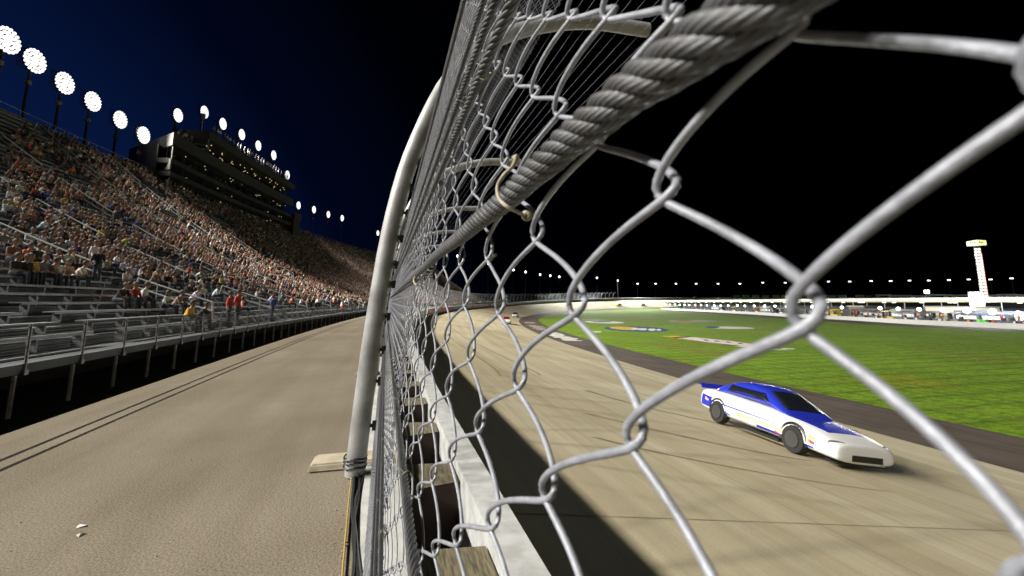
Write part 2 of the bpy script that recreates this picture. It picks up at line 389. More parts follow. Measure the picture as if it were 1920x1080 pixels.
# retaining wall under the fence, and the steel barrier with its foam blocks
wall = empty('retaining_wall', P(4, 0.04, -2.4), 0, 'white concrete retaining wall with the catch fence standing above it', 'wall')
def child(o, root):
    o.parent = root; o.matrix_parent_inverse = root.matrix_basis.inverted(); return o
mb = MB(); mb.pbox(-4, 640, -0.10, 0.19, -3.2, -1.285, step=5); child(mb.build('wall_body', M['white_paint']), wall)
bar = empty('steel_barrier', P(4, 0.7, -2.4), 0, 'white steel tube barrier running along the edge of the race track', 'barrier')
for k in range(5):
    mb = MB(); z1 = -1.285 - 0.205 * k; mb.pbox(-4, 640, 0.61, 0.805, z1 - 0.2, z1, step=5)
    child(mb.build('tube', M['white_steel']), bar)
for s_ in np.arange(1.9, 60, 6.1): mb = MB(); mb.pbox(s_, s_ + 0.012, 0.607, 0.808, -2.2, -1.282); child(mb.build('splice_plate', M['post']), bar)
blk = None
for i, s_ in enumerate(np.arange(0.85, 62, 1.32)):
    p = P(s_ + 0.2, 0.40, -2.3)
    if blk is None:
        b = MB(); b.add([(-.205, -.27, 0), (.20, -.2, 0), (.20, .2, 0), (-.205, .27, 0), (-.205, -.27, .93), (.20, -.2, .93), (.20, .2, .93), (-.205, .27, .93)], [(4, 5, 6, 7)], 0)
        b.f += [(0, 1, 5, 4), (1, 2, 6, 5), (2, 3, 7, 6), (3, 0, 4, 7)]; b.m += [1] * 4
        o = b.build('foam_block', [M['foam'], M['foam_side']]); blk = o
    else:
        o = blk.copy(); COL.objects.link(o)
    o.location = p; o.rotation_euler = (0, 0, -float(head(s_)))
    which = ['nearest', 'second', 'third', 'fourth', 'fifth'][i] if i < 5 else None
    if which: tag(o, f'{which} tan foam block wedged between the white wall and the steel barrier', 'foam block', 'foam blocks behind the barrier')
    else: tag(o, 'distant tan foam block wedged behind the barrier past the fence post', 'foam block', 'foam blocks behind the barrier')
# red and blue banners on the barrier in the bend
for (x0, x1, y, c, l) in ((800, 846, 604, (.55, .07, .04), 'long red banner on the white barrier at the near end of the bend'), (884, 921, 587, (.55, .08, .05), 'short red banner with pale lettering on the white barrier in the bend'), (846, 876, 593, (.12, .2, .4), 'blue and white banner on the barrier between two red ones')):
    s0, _ = at_line(x0, y, 0.81); s1, _ = at_line(x1, y, 0.81)
    mb = MB(); mb.pbox(s0, s1, 0.812, 0.83, -2.15, -1.36, step=3); o = mb.build('banner', M['trim']); o.color = (*c, 1); tag(o, l, 'banner')
    L_ = (s1 - s0)
    for q in range(6): mb = MB(); mb.pbox(s0 + L_ * (.12 + .13 * q), s0 + L_ * (.2 + .13 * q), 0.832, 0.838, -1.95, -1.58, step=3); mb.build('letter', M['white_car']).parent = o

# painted blocks on the apron, and the marks painted on the grass
AZ = lambda n: za(n) + 0.006
def decal(name, poly, z, m):
    v = [(x, y, z) for x, y in poly]; me = bpy.data.meshes.new(name); me.from_pydata(v, [], [tuple(range(len(v)))]); me.materials.append(m)
    return tag(link_mesh(name, me), kind='structure')
for (s0, s1) in ((60, 78), (84, 104), (112, 121)):
    x = s0
    while x < s1:
        wd = random.uniform(0.5, 1.5)
        n0 = random.uniform(20.6, 21.4); tag(sheet('apron_lettering', np.array([x, x + wd * .5, x + wd]), np.array([n0, n0 + 1.2, n0 + random.uniform(2.2, 3.2)]), lambda n: za(n) + 0.005, M['paint_grey' if s0 > 80 else 'paint_white']), kind='structure')
        x += wd + random.uniform(0.1, 0.35)
GZ = za(25.4) + 0.018
def px_decal(name, pts, m, dz=0.0): return decal(name, [at_z(x, y, GZ + dz)[:2] for x, y in pts], GZ + dz, m)
def ell(cx, cy, rx, ry, n=28, wob=0.0, a0=0, a1=2 * math.pi, tilt=0.0):
    out = []
    for i in range(n):
        a = a0 + (a1 - a0) * i / (n if a1 - a0 > 6.28 else n - 1)
        w_ = 1 + random.uniform(-wob, wob); out.append((cx + rx * w_ * math.cos(a), cy + ry * w_ * math.sin(a) + tilt * rx * math.cos(a)))
    return out
px_decal('grass_emblem', ell(1193, 617, 61, 5.0, tilt=.03), M['paint_blue'])
px_decal('grass_emblem_swash', ell(1172, 615.5, 29, 2.9, tilt=.05), M['paint_yellow'], .006)
for x, y, a, b in ((1205, 617.5, 9, 2), (1222, 618, 8, 2.2), (1190, 616.5, 7, 1.6), (1235, 618.3, 5, 1.8)): px_decal('grass_emblem_letter', ell(x, y, a, b, 8, .15), M['paint_white'], .012)
px_decal('grass_emblem', ell(1133, 604, 38, 2.2, 24, .06, tilt=.03), M['paint_white'])
px_decal('grass_emblem', ell(1128, 603.2, 20, .9, 18, .05), M['paint_blue'], .006)
px_decal('grass_emblem', ell(1112, 599, 24, .8, 16, .2), M['paint_grey'])
px_decal('grass_emblem', ell(1298, 602, 46, 1.7, 24, .1), M['paint_grey'])
px_decal('grass_emblem', ell(1283, 601.6, 18, .9, 16, .1), M['paint_red'], .006)
px_decal('grass_emblem', ell(1370, 614.5, 45, 2.2, 24, .05, tilt=.02), M['paint_white'])
px_decal('grass_emblem', ell(1336, 613.5, 14, 1.8, 14), M['paint_blue'], .006)
px_decal('grass_emblem', ell(1119, 622, 9, 1.1, 10, .2), M['paint_white'])
px_decal('grass_lettering', [(1238, 630), (1262, 629.2), (1300, 632), (1292, 633.6), (1262, 633)], M['paint_yellow'])
px_decal('grass_lettering', [(1258, 632.5), (1292, 631.0), (1384, 640), (1420, 646), (1398, 650), (1330, 643)], M['paint_red'])
px_decal('grass_lettering', [(1270, 634), (1300, 632), (1372, 639.5), (1412, 645.5), (1396, 648.5), (1336, 642.5)], M['paint_white'], .006)
px_decal('grass_lettering', [(1322, 641), (1390, 643), (1420, 645), (1450, 650), (1425, 652), (1360, 647)], M['paint_blue'], -.003)
for (x, y) in ((1318, 637.5), (1338, 639.6), (1360, 641.6), (1382, 644)): px_decal('grass_lettering', [(x, y - 1.2), (x + 9, y - .6), (x + 12, y + 1.2), (x + 3, y + .8)], M['paint_blue'], .012)
px_decal('grass_lettering', [(1376, 648.5), (1406, 647.5), (1440, 652.5), (1486, 657), (1440, 655.5)], M['paint_white'], .003)
px_decal('grass_lettering', [(1462, 652.6), (1490, 653.5), (1489, 655), (1466, 654.6)], M['paint_white'])

# ------------------------------------------------------------------ light poles
HEADS = []      # world positions of the floodlight banks and where they point
def lamp_meshes(kind):
    mb = MB(); W_ = 2.6 if kind == 'big' else 3.0
    cols, rows_ = (4, 3) if kind == 'big' else (5, 3)
    lamps = []
    for r_ in range(rows_):
        for c_ in range(cols): lamps.append(((c_ - (cols - 1) / 2) * W_ / cols, (r_ - (rows_ - 1) / 2) * 0.72))
    return lamps
_lamp = MB(); _lamp.lathe((0, 0, 0), [(0.10, -0.30), (0.30, -0.02), (0.325, 0.10)], 10, axis='y'); LAMP_ME = None
def head_mesh(m, rad=0.33):
    mb = MB(); mb.lathe((0, 0, 0), [(0.12, -0.32), (rad * .95, -0.04), (rad, 0.02)], 10, 0, 'y')
    mb.lathe((0, 0, 0), [(rad * .93, 0.03), (rad * .9, 0.07), (rad * .5, 0.12)], 10, 1, 'y')
    return mb.mesh('lamp', [M['dark_metal'], m], True)
LAMP_BIG = head_mesh(M['lamp'], 0.20); LAMP_FAR = head_mesh(M['lamp_far'], 0.5)
def pole(base, top_z, aim, label, group, far=False, size=1.0, cols=7, rows_=7, box=True):
    """a floodlight pole: shaft, crossarms, a bank of lamps facing aim"""
    rz = math.atan2(-(aim[0] - base[0]), aim[1] - base[1])
    root = empty('floodlight_pole', base, rz, label, 'floodlight', group)
    H = top_z - base[2]; PT = .40 if rows_ > 3 else .80
    mb = MB(); mb.tube([(0, 0, 0), (0, 0, H * .5), (0, 0, H)], [0.26, 0.2, 0.13], 8); mb.build('pole', M['dark_metal'], root, True)
    mb = MB()
    for r_ in range(rows_): XA = cols * (.17 if rows_ > 3 else .32); mb.box(-XA * size, XA * size, -.42 * size, -.34 * size, H + (r_ - (rows_ - 1) / 2) * PT * .87 * size - .04, H + (r_ - (rows_ - 1) / 2) * PT * .87 * size + .04)
    mb.box(-.07, .07, -.5 * size, -.4 * size, H - 1.1 * size, H + 1.1 * size)
    mb.build('crossarm', M['dark_metal'], root)
    if box:
        mb = MB(); mb.box(-.24, .24, -.2, .2, H - 3.0, H - 2.5); mb.build('ballast_box', M['rail'], root, bevel=.03)
    me = LAMP_FAR if far else LAMP_BIG
    tilt = -R(30)
    for r_ in range(rows_):
        nc = cols - abs(r_ - rows_ // 2) if rows_ > 2 else cols
        for c_ in range(nc):
            if rows_ > 3: break
            o = link_mesh('lamp', me, root); o.location = ((c_ - (nc - 1) / 2) * PT * size, .3, H + (r_ - (rows_ - 1) / 2) * PT * .87 * size)
            o.rotation_euler = (tilt, 0, 0); o.scale = (size,) * 3
    if rows_ > 3:      # a round bank: rings of lamps about the middle one
        for q in range(4):
            for j in range(max(1, 6 * q)):
                t = 2 * math.pi * j / max(1, 6 * q) + .2 * q; o = link_mesh('lamp', me, root)
                o.location = (q * PT * .98 * size * math.cos(t), .32, H + q * PT * .98 * size * math.sin(t)); o.rotation_euler = (tilt, 0, 0); o.scale = (size,) * 3
    return root
def spot(pos, aim, power, col, angle=120, rad=0.9):
    l = bpy.data.lights.new('floodlight', 'SPOT'); l.energy = power; l.color = col; l.spot_size = R(angle); l.spot_blend = 1.0 if angle < 100 else 0.5; l.shadow_soft_size = rad
    o = bpy.data.objects.new('floodlight', l); COL.objects.link(o)
    d = Vector(aim) - Vector(pos); o.location = Vector(pos) + d.normalized() * 1.4; o.rotation_euler = d.to_track_quat('-Z', 'Y').to_euler()
    return o
NEAR_W = 98000
near_px = [(10, 75), (58, 113), (115, 155), (170, 190), (221, 224), (265, 253), (330, 216), (380, 210), (415, 232), (450, 252), (482, 273), (511, 291), (536, 328), (558, 385), (587, 393), (614, 402), (640, 409), (707, 437), (790, 461)]
names = ['tallest floodlight pole at the left edge of the stand', 'second floodlight pole from the left above the stand', 'third floodlight pole from the left above the stand', 'fourth floodlight pole from the left above the stand', 'fifth floodlight pole from the left, short of the suite building', 'floodlight pole just left of the suite building',
         'floodlight pole on the low roof at the left end of the suite building', 'floodlight pole rising highest above the suite building corner', 'floodlight on the suite building roof beside the antenna mast', 'fourth floodlight along the suite building roof', 'fifth floodlight along the suite building roof', 'sixth floodlight along the suite building roof', 'floodlight low at the far end of the suite building roof',
         'first floodlight pole past the suite building', 'second floodlight pole past the suite building', 'third floodlight pole past the suite building', 'fourth floodlight pole past the suite building', 'lone floodlight pole just left of the steel fence post', 'floodlight pole seen through the fence mesh right of the post']
for i, (x, y) in enumerate(near_px):
    roof = 6 <= i <= 12
    n = -40.5 if roof else (-41 if i == 5 else -45)
    s_, z_ = at_line(x, y, n, lo=10)
    b = P(s_, n, 16.0 if roof else -2.2); b[2] = 16.0 if roof else -2.2
    a = P(s_, 6, -4)
    top = np.array([b[0], b[1], z_])
    sz = 1.08 - 0.03 * i if i < 6 else 0.82
    pole(b, z_, a, names[i], 'floodlight poles behind the grandstand', size=sz, box=not roof)
    if not 4 <= i <= 7: spot(top, P(s_, 34, -4), NEAR_W, (1.0, 0.955, 0.87), 73, 1.1)
for s_ in (-52, -40, -28, -16, -4, 8, 20, 32, 43):   # the row goes on behind the camera
    spot(P(s_, -45, 31), P(s_, 34, -4), NEAR_W, (1.0, 0.955, 0.87), 73, 1.1)
far_px = [(857, 480), (915, 494), (962, 506), (985, 510), (1012, 515), (1031, 517), (1048, 519), (1078, 520), (1119, 521), (1158, 526), (1195, 532), (1229, 532), (1267, 532), (1305, 532), (1346, 532), (1387, 532), (1430, 530), (1472, 530), (1513, 529), (1553, 528), (1593, 528), (1633, 527), (1670, 527), (1705, 526), (1741, 526), (1779, 525), (1816, 524), (1857, 524), (1896, 522)]
ordn = 'first second third fourth fifth sixth seventh eighth ninth tenth eleventh twelfth thirteenth fourteenth fifteenth sixteenth seventeenth eighteenth nineteenth twentieth'.split()
for i, (x, y) in enumerate(far_px):
    n = -30 if i < 9 else -16
    s_, z_ = at_line(x, y, n, lo=60, hi=900)
    b = P(s_, n, -3.5); a = P(s_, 30, -4)
    lab = (ordn[i] + ' distant lamp pole right of the fence post, around the bend') if i < 9 else (ordn[i - 9] + ' lamp pole from the left along the far side of the track')
    pole(b, z_, a, lab, 'distant lamp poles round the far bend', True, size=0.66 if i < 9 else 0.52, cols=5 if i > 9 else 4, rows_=2 if i > 9 else 3, box=False)
    if i >= 2: spot(np.array([b[0], b[1], z_]), P(s_, 60, -5), 24000 if i > 10 else 190000, (0.97, 1.0, 0.93), 110, 1.2)
# tall mast with a bright lamp in the paddock
b = at_dist(1740, 566, 190); top = at_dist(1740, 547, 190)
pole(np.array([b[0], b[1], -5.6]), top[2], (60, 20, 0), 'single bright lamp mast standing low over the paddock roofs', None, True, size=0.8, cols=2, rows_=2, box=False)
spot(top, (70, 40, -5), 12000, (0.9, 1.0, 0.95), 140)

# ------------------------------------------------------------------ grandstand
NR, RUN, S0, S1 = 40, 0.80, 2.0, 205.0
rn = np.array([-7.9 - RUN * i for i in range(NR)])
rt = -1.2 + np.concatenate([[0], np.cumsum(0.235 + 0.0127 * np.arange(1, NR))])
AISLES = [6 + 9.0 * k for k in range(22)]
stand = empty('grandstand', P(20, -7, -2.2), 0, 'long aluminium bleacher grandstand rising behind a front railing', 'grandstand')
mb = MB()
for i in range(NR):
    z0 = rt[i]; zr = rt[i - 1] if i else -1.35
    mb.pbox(S0, S1, rn[i] - .30, rn[i] + .46, z0 - .06, z0, step=6)                # tread
    if i: mb.pbox(S0, S1, rn[i] + .46, rn[i] + .49, zr + .012, z0 - .07, step=6)   # riser, a slit of dark left below the tread
child(mb.build('riser_deck', M['alu_dull']), stand)
segs = []
for i in range(NR):
    edges = [S0] + AISLES + [S1]
    for a, b in zip(edges[:-1], edges[1:]):
        a2 = a + (.55 if a != S0 else 0); b2 = min(b, S1) - .55
        q = P((a2 + b2) / 2, rn[i], rt[i]); segs.append((np.linalg.norm(q), i, a2, b2))
segs.sort(key=lambda t: t[0])
rest = MB()
for k, (d, i, a, b) in enumerate(segs):
    m_ = MB() if k < 300 else rest
    if k < 300:
        m_.pbox(a, b, rn[i] - .15, rn[i] - .005, rt[i] + .385, rt[i] + .42, step=4)
        m_.pbox(a, b, rn[i] + .005, rn[i] + .15, rt[i] + .385, rt[i] + .42, step=4)
        m_.pbox(a, b, rn[i] + .151, rn[i] + .165, rt[i] + .34, rt[i] + .42, step=4)
        if d < 45:
            x = a + .3
            while x < b: m_.pbox(x, x + .06, rn[i] - .1, rn[i] + .1, rt[i], rt[i] + .384); x += 1.45
        child(m_.build('bench', M['aluminium']), stand)
    else: rest.pbox(a, b, rn[i] - .15, rn[i] + .15, rt[i] + .36, rt[i] + .42, step=9)
tag(child(rest.build('bench_rows', M['aluminium']), stand), kind='stuff')
mb = MB(); mb.pbox(S0, S1, -7.44, -6.78, -1.27, -1.2, step=6); mb.pbox(S0, S1, -6.78, -6.72, -1.37, -1.19, step=6)
child(mb.build('front_deck', M['alu_dull']), stand)
for z_ in (-.47, -.66, -.84, -1.02):
    mb = MB(); ss = np.arange(S0, S1, 3.0); mb.tube(P(ss, -6.75, z_), .016 if z_ < -.5 else .022, 5); child(mb.build('guard_rail', M['rail']), stand)
for k, s_ in enumerate(np.arange(3.0, 130, 1.55)):
    mb = MB(); mb.tube([P(s_, -6.70, -1.36), P(s_, -6.70, -.44)], .026, 6)
    if s_ < 40:
        mb.pbox(s_ - .05, s_ + .05, -6.80, -6.66, -1.40, -1.30)
    child(mb.build('railing_post', M['rail']), stand)
    mb = MB(); mb.tube([P(s_, -6.85, -2.2), P(s_, -6.85, -1.28)], .045, 6); child(mb.build('support_leg', M['post']), stand)
mb = MB()      # fine wire infill of the railing
for z_ in np.arange(-1.14, -.5, .055): mb.tube(P(np.arange(S0, 70, 2.0), -6.735, z_), .004, 3, cap=False)
tag(child(mb.build('railing_mesh', M['rail']), stand), kind='stuff')
for a in AISLES:
    for (r0, r1) in ((1, 5), (7, 12))[a < 16:] + ((14, 19), (21, 26), (28, 33), (34, 39)):
        mb = MB()
        for h in (.95, .52):
            pts = [P(a, rn[r0] + .2, rt[r0] + .02)] if h > .9 else []
            pts += [P(a, rn[r] + .1, rt[r] + h) for r in range(r0, r1 + 1)]
            if h > .9: pts += [P(a, rn[r1] - .1, rt[r1] + .02)]
            mb.tube(pts, .042, 6)
        for r in range(r0 + 1, r1, 2): mb.tube([P(a, rn[r] + .1, rt[r]), P(a, rn[r] + .1, rt[r] + .93)], .024, 5)
        child(mb.build('handrail', M['hand']), stand)
mb = MB(); mb.pbox(S0, S1, -39.9, -39.75, rt[-1] - .1, rt[-1] + 1.1, step=6)
child(mb.build('back_windscreen', M['alu_dull']), stand)
mb = MB()
for s_ in np.arange(S0, S1, 3.0): mb.tube([P(s_, -39.7, rt[-1]), P(s_, -39.7, rt[-1] + 1.7)], .04, 5)
mb.tube(P(np.arange(S0, S1, 3.0), -39.7, rt[-1] + 1.7), .035, 5)
child(mb.build('back_railing', M['post']), stand)
mb = MB(); mb.pbox(S0, S1, -40.2, -40.0, -2.2, rt[-1] - .1, step=6); mb.pbox(S0, S1, -9.5, -9.3, -2.2, rt[0] - .35, step=6)  # dark sheets added to keep light out from under the stand
child(mb.build('light_block_skirt', M['wall_dark']), stand)

# ------------------------------------------------------------------ people
def body_mesh(name, segs_, head_c, hat=False, long_hair=False):
    """one continuous figure: tapered limbs fused by a voxel remesh, zones painted by the nearest limb"""
    bm = bmesh.new(); samples = []
    def ball(c, r, sx=1, sy=1, sz=1):
        bmesh.ops.create_icosphere(bm, subdivisions=2, radius=r, matrix=Matrix.Translation(c) @ Matrix.Diagonal((sx, sy, sz, 1)))
    for (p0, r0, p1, r1, zone) in segs_:
        p0 = Vector(p0); p1 = Vector(p1); n = 9
        for i in range(n + 1):
            t = i / n; c = p0.lerp(p1, t); r = r0 + (r1 - r0) * t
            bmesh.ops.create_icosphere(bm, subdivisions=2, radius=r, matrix=Matrix.Translation(c))
            samples.append((c, r, zone))
    hc = Vector(head_c)
    ball(hc, .105, .95, .82, 1.15); ball(hc + Vector((.098, 0, -.012)), .022); ball(hc + Vector((.03, 0, -.075)), .066)
    for s in (-1, 1): ball(hc + Vector((-.005, s * .088, -.01)), .024, .6, .5, 1.1)
    ball(hc + Vector((-.022, 0, .022)), .112, .95, .86, 1.05)
    samples.append((hc + Vector((.05, 0, -.03)), .08, 2)); samples.append((hc + Vector((-.045, 0, .045)), .092, 3))
    if hat: ball(hc + Vector((.13, 0, .055)), .07, 1.1, .9, .18)
    if long_hair:
        ball(hc + Vector((-.07, 0, -.10)), .095, .6, 1.0, 1.5); samples.append((hc + Vector((-.08, 0, -.12)), .085, 3))
    me = bpy.data.meshes.new(name); bm.to_mesh(me); bm.free()
    o = bpy.data.objects.new(name, me); COL.objects.link(o)
    md = o.modifiers.new('r', 'REMESH'); md.mode = 'VOXEL'; md.voxel_size = .026
    sm = o.modifiers.new('s', 'SMOOTH'); sm.iterations = 3; sm.factor = .5
    dc = o.modifiers.new('d', 'DECIMATE'); dc.ratio = .22
    dg = bpy.context.evaluated_depsgraph_get(); me2 = bpy.data.meshes.new_from_object(o.evaluated_get(dg)); me2.name = name
    bpy.data.objects.remove(o); bpy.data.meshes.remove(me)
    me2.materials.clear()
    for m in (M['shirt'], M['pants'], M['skin'], M['hair']): me2.materials.append(m)
    cs = np.array([s[0][:] for s in samples]); rs = np.array([s[1] for s in samples]); zs = [s[2] for s in samples]
    for p in me2.polygons:
        d = np.linalg.norm(cs - np.array(p.center), axis=1) - rs
        p.material_index = zs[int(np.argmin(d))]; p.use_smooth = True
    return me2
def seated(lean=0.0, arms='lap', spread=.1):
    L = lean; sh = (L * .47, .47); nk = (L * .55 + .01, .56)
    S = [((0, -.06, .10), .125, (0, .06, .10), .125, 1), ((0, 0, .14), .135, (L * .33, 0, .34), .145, 0), ((L * .33, -.07, .40), .105, (L * .33, .07, .40), .105, 0), ((L * .45, -.12, .46), .07, (L * .45, .12, .46), .07, 0),
         ((L * .47, 0, .50), .06, (nk[0] + .015, 0, .60), .05, 2)]
    for s in (-1, 1):
        S += [((.02, s * .085, .09), .088, (.42, s * (spread + .02), .09), .065, 1), ((.42, s * (spread + .02), .08), .062, (.45, s * (spread + .02), -.34), .043, 1), ((.44, s * (spread + .02), -.375), .042, (.60, s * (spread + .04), -.385), .036, 3)]
        if arms == 'lap': e, h = (L * .3 + .06, s * .235, .22), (.30, s * .10, .19)
        elif arms == 'knees': e, h = (.22 + L * .2, s * .20, .22), (.46, s * .11, .20)
        elif arms == 'cross': e, h = (.10, s * .23, .24), (.22, -s * .05, .30)
        else:
            e, h = ((.10, s * .25, .25), (.30, s * .10, .19)) if s < 0 else ((.16, s * .23, .30), (.20, s * .09, .58))
        S += [((sh[0], s * .185, sh[1]), .06, e, .047, 0), (e, .043, tuple(np.array(e) + .75 * (np.array(h) - np.array(e))), .036, 2), (tuple(np.array(e) + .78 * (np.array(h) - np.array(e))), .036, h, .042, 2)]
    return S, (nk[0] + .035, 0, .71)
def standing_pose(arm=0):
    S = [((0, -.06, .88), .125, (0, .06, .88), .12, 1), ((0, 0, .98), .13, (0, 0, 1.18), .145, 0), ((0, -.07, 1.26), .105, (0, .07, 1.26), .105, 0), ((0, -.12, 1.36), .07, (0, .12, 1.36), .07, 0), ((0, 0, 1.40), .06, (.01, 0, 1.50), .05, 2)]
    for s in (-1, 1):
        S += [((0, s * .085, .86), .088, (.02, s * .10, .47), .062, 1), ((.02, s * .10, .47), .06, (0, s * .11, .09), .042, 1), ((0, s * .11, .045), .043, (.17, s * .13, .035), .034, 3)]
        e, h = (-.03, s * .26, 1.08), (.06, s * .25, .84)
        if arm and s > 0: e, h = (.08, s * .25, 1.12), (.30, s * .12, 1.12)
        S += [((0, s * .19, 1.37), .06, e, .046, 0), (e, .042, tuple(np.array(e) + .75 * (np.array(h) - np.array(e))), .034, 2), (tuple(np.array(e) + .78 * (np.array(h) - np.array(e))), .034, h, .042, 2)]
    return S, (.03, 0, 1.62)
POSES = [body_mesh('seated_upright', *seated(.0, 'lap')), body_mesh('seated_leaning', *seated(.45, 'knees'), hat=True), body_mesh('seated_folded', *seated(.08, 'cross'), long_hair=True), body_mesh('seated_pointing', *seated(.15, 'chin'), hat=True), body_mesh('seated_wide', *seated(.25, 'lap', .17))]
STANDS = [body_mesh('standing', *standing_pose(0)), body_mesh('standing_arm', *standing_pose(1), hat=True)]
POSE_W = ['upright', 'capped and leaning forward', 'long-haired', 'capped, hand raised', 'knees apart']
SHIRTS = {'white': (.66, .66, .66), 'black': (.018, .018, .02), 'grey': (.20, .20, .21), 'tan': (.30, .22, .15), 'red': (.50, .05, .035), 'orange': (.62, .20, .05), 'navy blue': (.03, .05, .18), 'bright blue': (.05, .12, .50), 'yellow': (.62, .45, .06), 'brown': (.20, .11, .07), 'pale pink': (.60, .36, .32), 'dark green': (.04, .14, .07)}
SW = [('white', .30), ('black', .29), ('grey', .13), ('tan', .08), ('red', .028), ('orange', .028), ('navy blue', .05), ('bright blue', .012), ('yellow', .016), ('brown', .05), ('pale pink', .02), ('dark green', .01)]
def dens(s, i):
    g = 0.5 + 0.5 * math.sin(s * .31 + i * .23) * math.sin(s * .13 - i * .41 + 1.3)
    if s < 24: b = 0 if i < 8 else (.22 if i < 10 else (.62 if i < 20 else .55))
    elif s < 40: b = .02 if i < 3 else (.16 if i < 6 else (.55 if i < 9 else .82))
    elif s < 70: b = .05 if i < 2 else (.45 if i < 5 else .9)
    else: b = .25 if i < 1 else .93
    if i > 26 and s < 60: b *= .8
    if b and g > .70 and s < 90: b *= .18
    return b
def px_seat(px, row): return at_line(px, 560, rn[row], lo=2)[0]
people = []      # (s, row, pose, shirt, stand)
special = []
def sp(px, row, pose, shirt, lab, st=False): special.append((px_seat(px, row), row, pose, shirt, lab, st))
sp(217, 3, 1, 'black', 'big spectator in black leaning forward, leftmost of a group of four by the handrail')
sp(235, 3, 2, 'pale pink', 'spectator in a pale pink top second in the group of four by the handrail')
sp(250, 3, 0, 'red', 'spectator in a red top third in the group of four by the handrail')
sp(266, 3, 4, 'white', 'spectator in a white shirt rightmost of the group of four by the handrail')
sp(312, 2, 2, 'white', 'lone spectator in white beyond the short handrail above the empty front rows')
sp(329, 2, 1, 'tan', 'lone spectator in a tan shirt and cap right of the short handrail')
sp(356, 0, 4, 'yellow', 'spectator in a yellow top sitting at the front railing')
sp(374, 0, 1, 'black', 'spectator in black beside the yellow top at the front railing')
sp(415, 0, 1, 'red', 'spectator standing in a bright red shirt at the front railing', True)
sp(433, 0, 0, 'red', 'spectator in a faded red shirt right of the bright red one at the front railing', True)
sp(502, 0, 0, 'bright blue', 'spectator standing in a bright blue shirt at the front railing', True)
sp(158, 7, 0, 'black', 'spectator in black standing on the aisle beside the handrail', True)
sp(150, 8, 0, 'white', 'spectator in white standing behind the man in black on the aisle', True)
for px, c, p in ((18, 'black', 0), (27, 'black', 4), (44, 'yellow', 2), (66, 'grey', 4), (76, 'tan', 1), (95, 'white', 0), (114, 'pale pink', 2), (136, 'white', 1)):
    sp(px, 6, p, c, f'spectator in {c} {POSE_W[p]}, in the lowest occupied row at the left edge')
for px, c, p in ((12, 'brown', 0), (30, 'orange', 4), (44, 'black', 1), (76, 'black', 0), (88, 'white', 3), (106, 'white', 1), (118, 'brown', 4)):
    sp(px, 8, p, c, f'spectator in {c} {POSE_W[p]}, two rows above the lowest occupied row')
taken = {(r, round(s / .5)) for s, r, *_ in special}
cand = []
for i in range(NR):
    s = S0 + .3
    while s < S1 - .5:
        s += .5
        if any(abs(s - a) < .75 for a in AISLES): continue
        if (i, round(s / .5)) in taken or (i, round(s / .5) + 1) in taken or (i, round(s / .5) - 1) in taken: continue
        if i in (6, 8) and s < 24: continue
        if random.random() > dens(s, i): continue
        c = random.choices([a for a, _ in SW], [b for _, b in SW])[0]
        cand.append((s + random.uniform(-.06, .06), i, random.randrange(5), c))
def seen(s, i):
    q = P(s, rn[i], rt[i]); x = q[0] * math.cos(YAW) - q[1] * math.sin(YAW); y = q[0] * math.sin(YAW) + q[1] * math.cos(YAW)
    return y > 1 and 960 + FPX * x / y > -25
cand = [c for c in cand if seen(c[0], c[1])]
cand.sort(key=lambda c: float(np.linalg.norm(P(c[0], rn[c[1]], rt[c[1]]))))
def seat_person(s, i, pose, col, lab, st=False, yaw=None):
    me = (STANDS[pose % 2] if st else POSES[pose])
    o = link_mesh('person', me); ph = float(head(s))
    o.location = P(s, rn[i] + (.32 if st else 0), rt[i] + (0.0 if st else .42)); o.rotation_euler = (0, 0, -ph + (random.uniform(-.5, .5) if yaw is None else yaw))
    k = random.uniform(.93, 1.05); o.scale = (k, k, k * random.uniform(.96, 1.03)) if not st else (k, k, k)
    c = SHIRTS[col]; o.color = (*[min(1, x * random.uniform(.85, 1.15)) for x in c], 1)
    return tag(o, lab, 'person', 'spectators on the grandstand benches')
for s, i, pose, c, lab, st in special: seat_person(s, i, pose, c, lab, st)
N_IND = 300 - len(special)
ROWW = ['front', 'second', 'third', 'fourth', 'fifth', 'sixth', 'seventh', 'eighth', 'ninth', 'tenth', 'eleventh', 'twelfth', 'thirteenth', 'fourteenth', 'fifteenth', 'sixteenth', 'seventeenth', 'eighteenth', 'nineteenth', 'twentieth']
near = cand[:N_IND]; used_l = set()
byrow = {}
for c in near: byrow.setdefault(c[1], []).append(c)
for r in byrow.values(): r.sort(key=lambda c: c[0])
for r_, lst in byrow.items():
    rw = ROWW[r_] if r_ < 20 else 'upper'
    for k, (s, i, pose, c) in enumerate(lst):
        nb = lst[k + 1] if k + 1 < len(lst) else None; pb = lst[k - 1] if k else None
        opts = []
        if nb and pb: opts.append(f'{c} shirt {POSE_W[pose]}, between {pb[3]} and {nb[3]}, {rw} bench row')
        opts.append(f'{c} shirt {POSE_W[pose]}, {rw} bench row' + (f', left of one in {nb[3]}' if nb else ', last in its row'))
        opts.append(f'{c} shirt {POSE_W[pose]}, ' + (ROWW[min(k, 19)] if k else 'first') + f' from the left, {rw} row')
        if pb: opts.append(f'{c} shirt just right of one in {pb[3]} {POSE_W[pb[2]]}, {rw} row')
        opts = [o_ for o_ in opts if len(o_.replace('-', ' ').split()) <= 13] or opts[-1:]; lab = next((o_ for o_ in opts if o_ not in used_l), opts[-1]); used_l.add(lab)
        seat_person(s, i, pose, c, 'spectator in ' + lab)

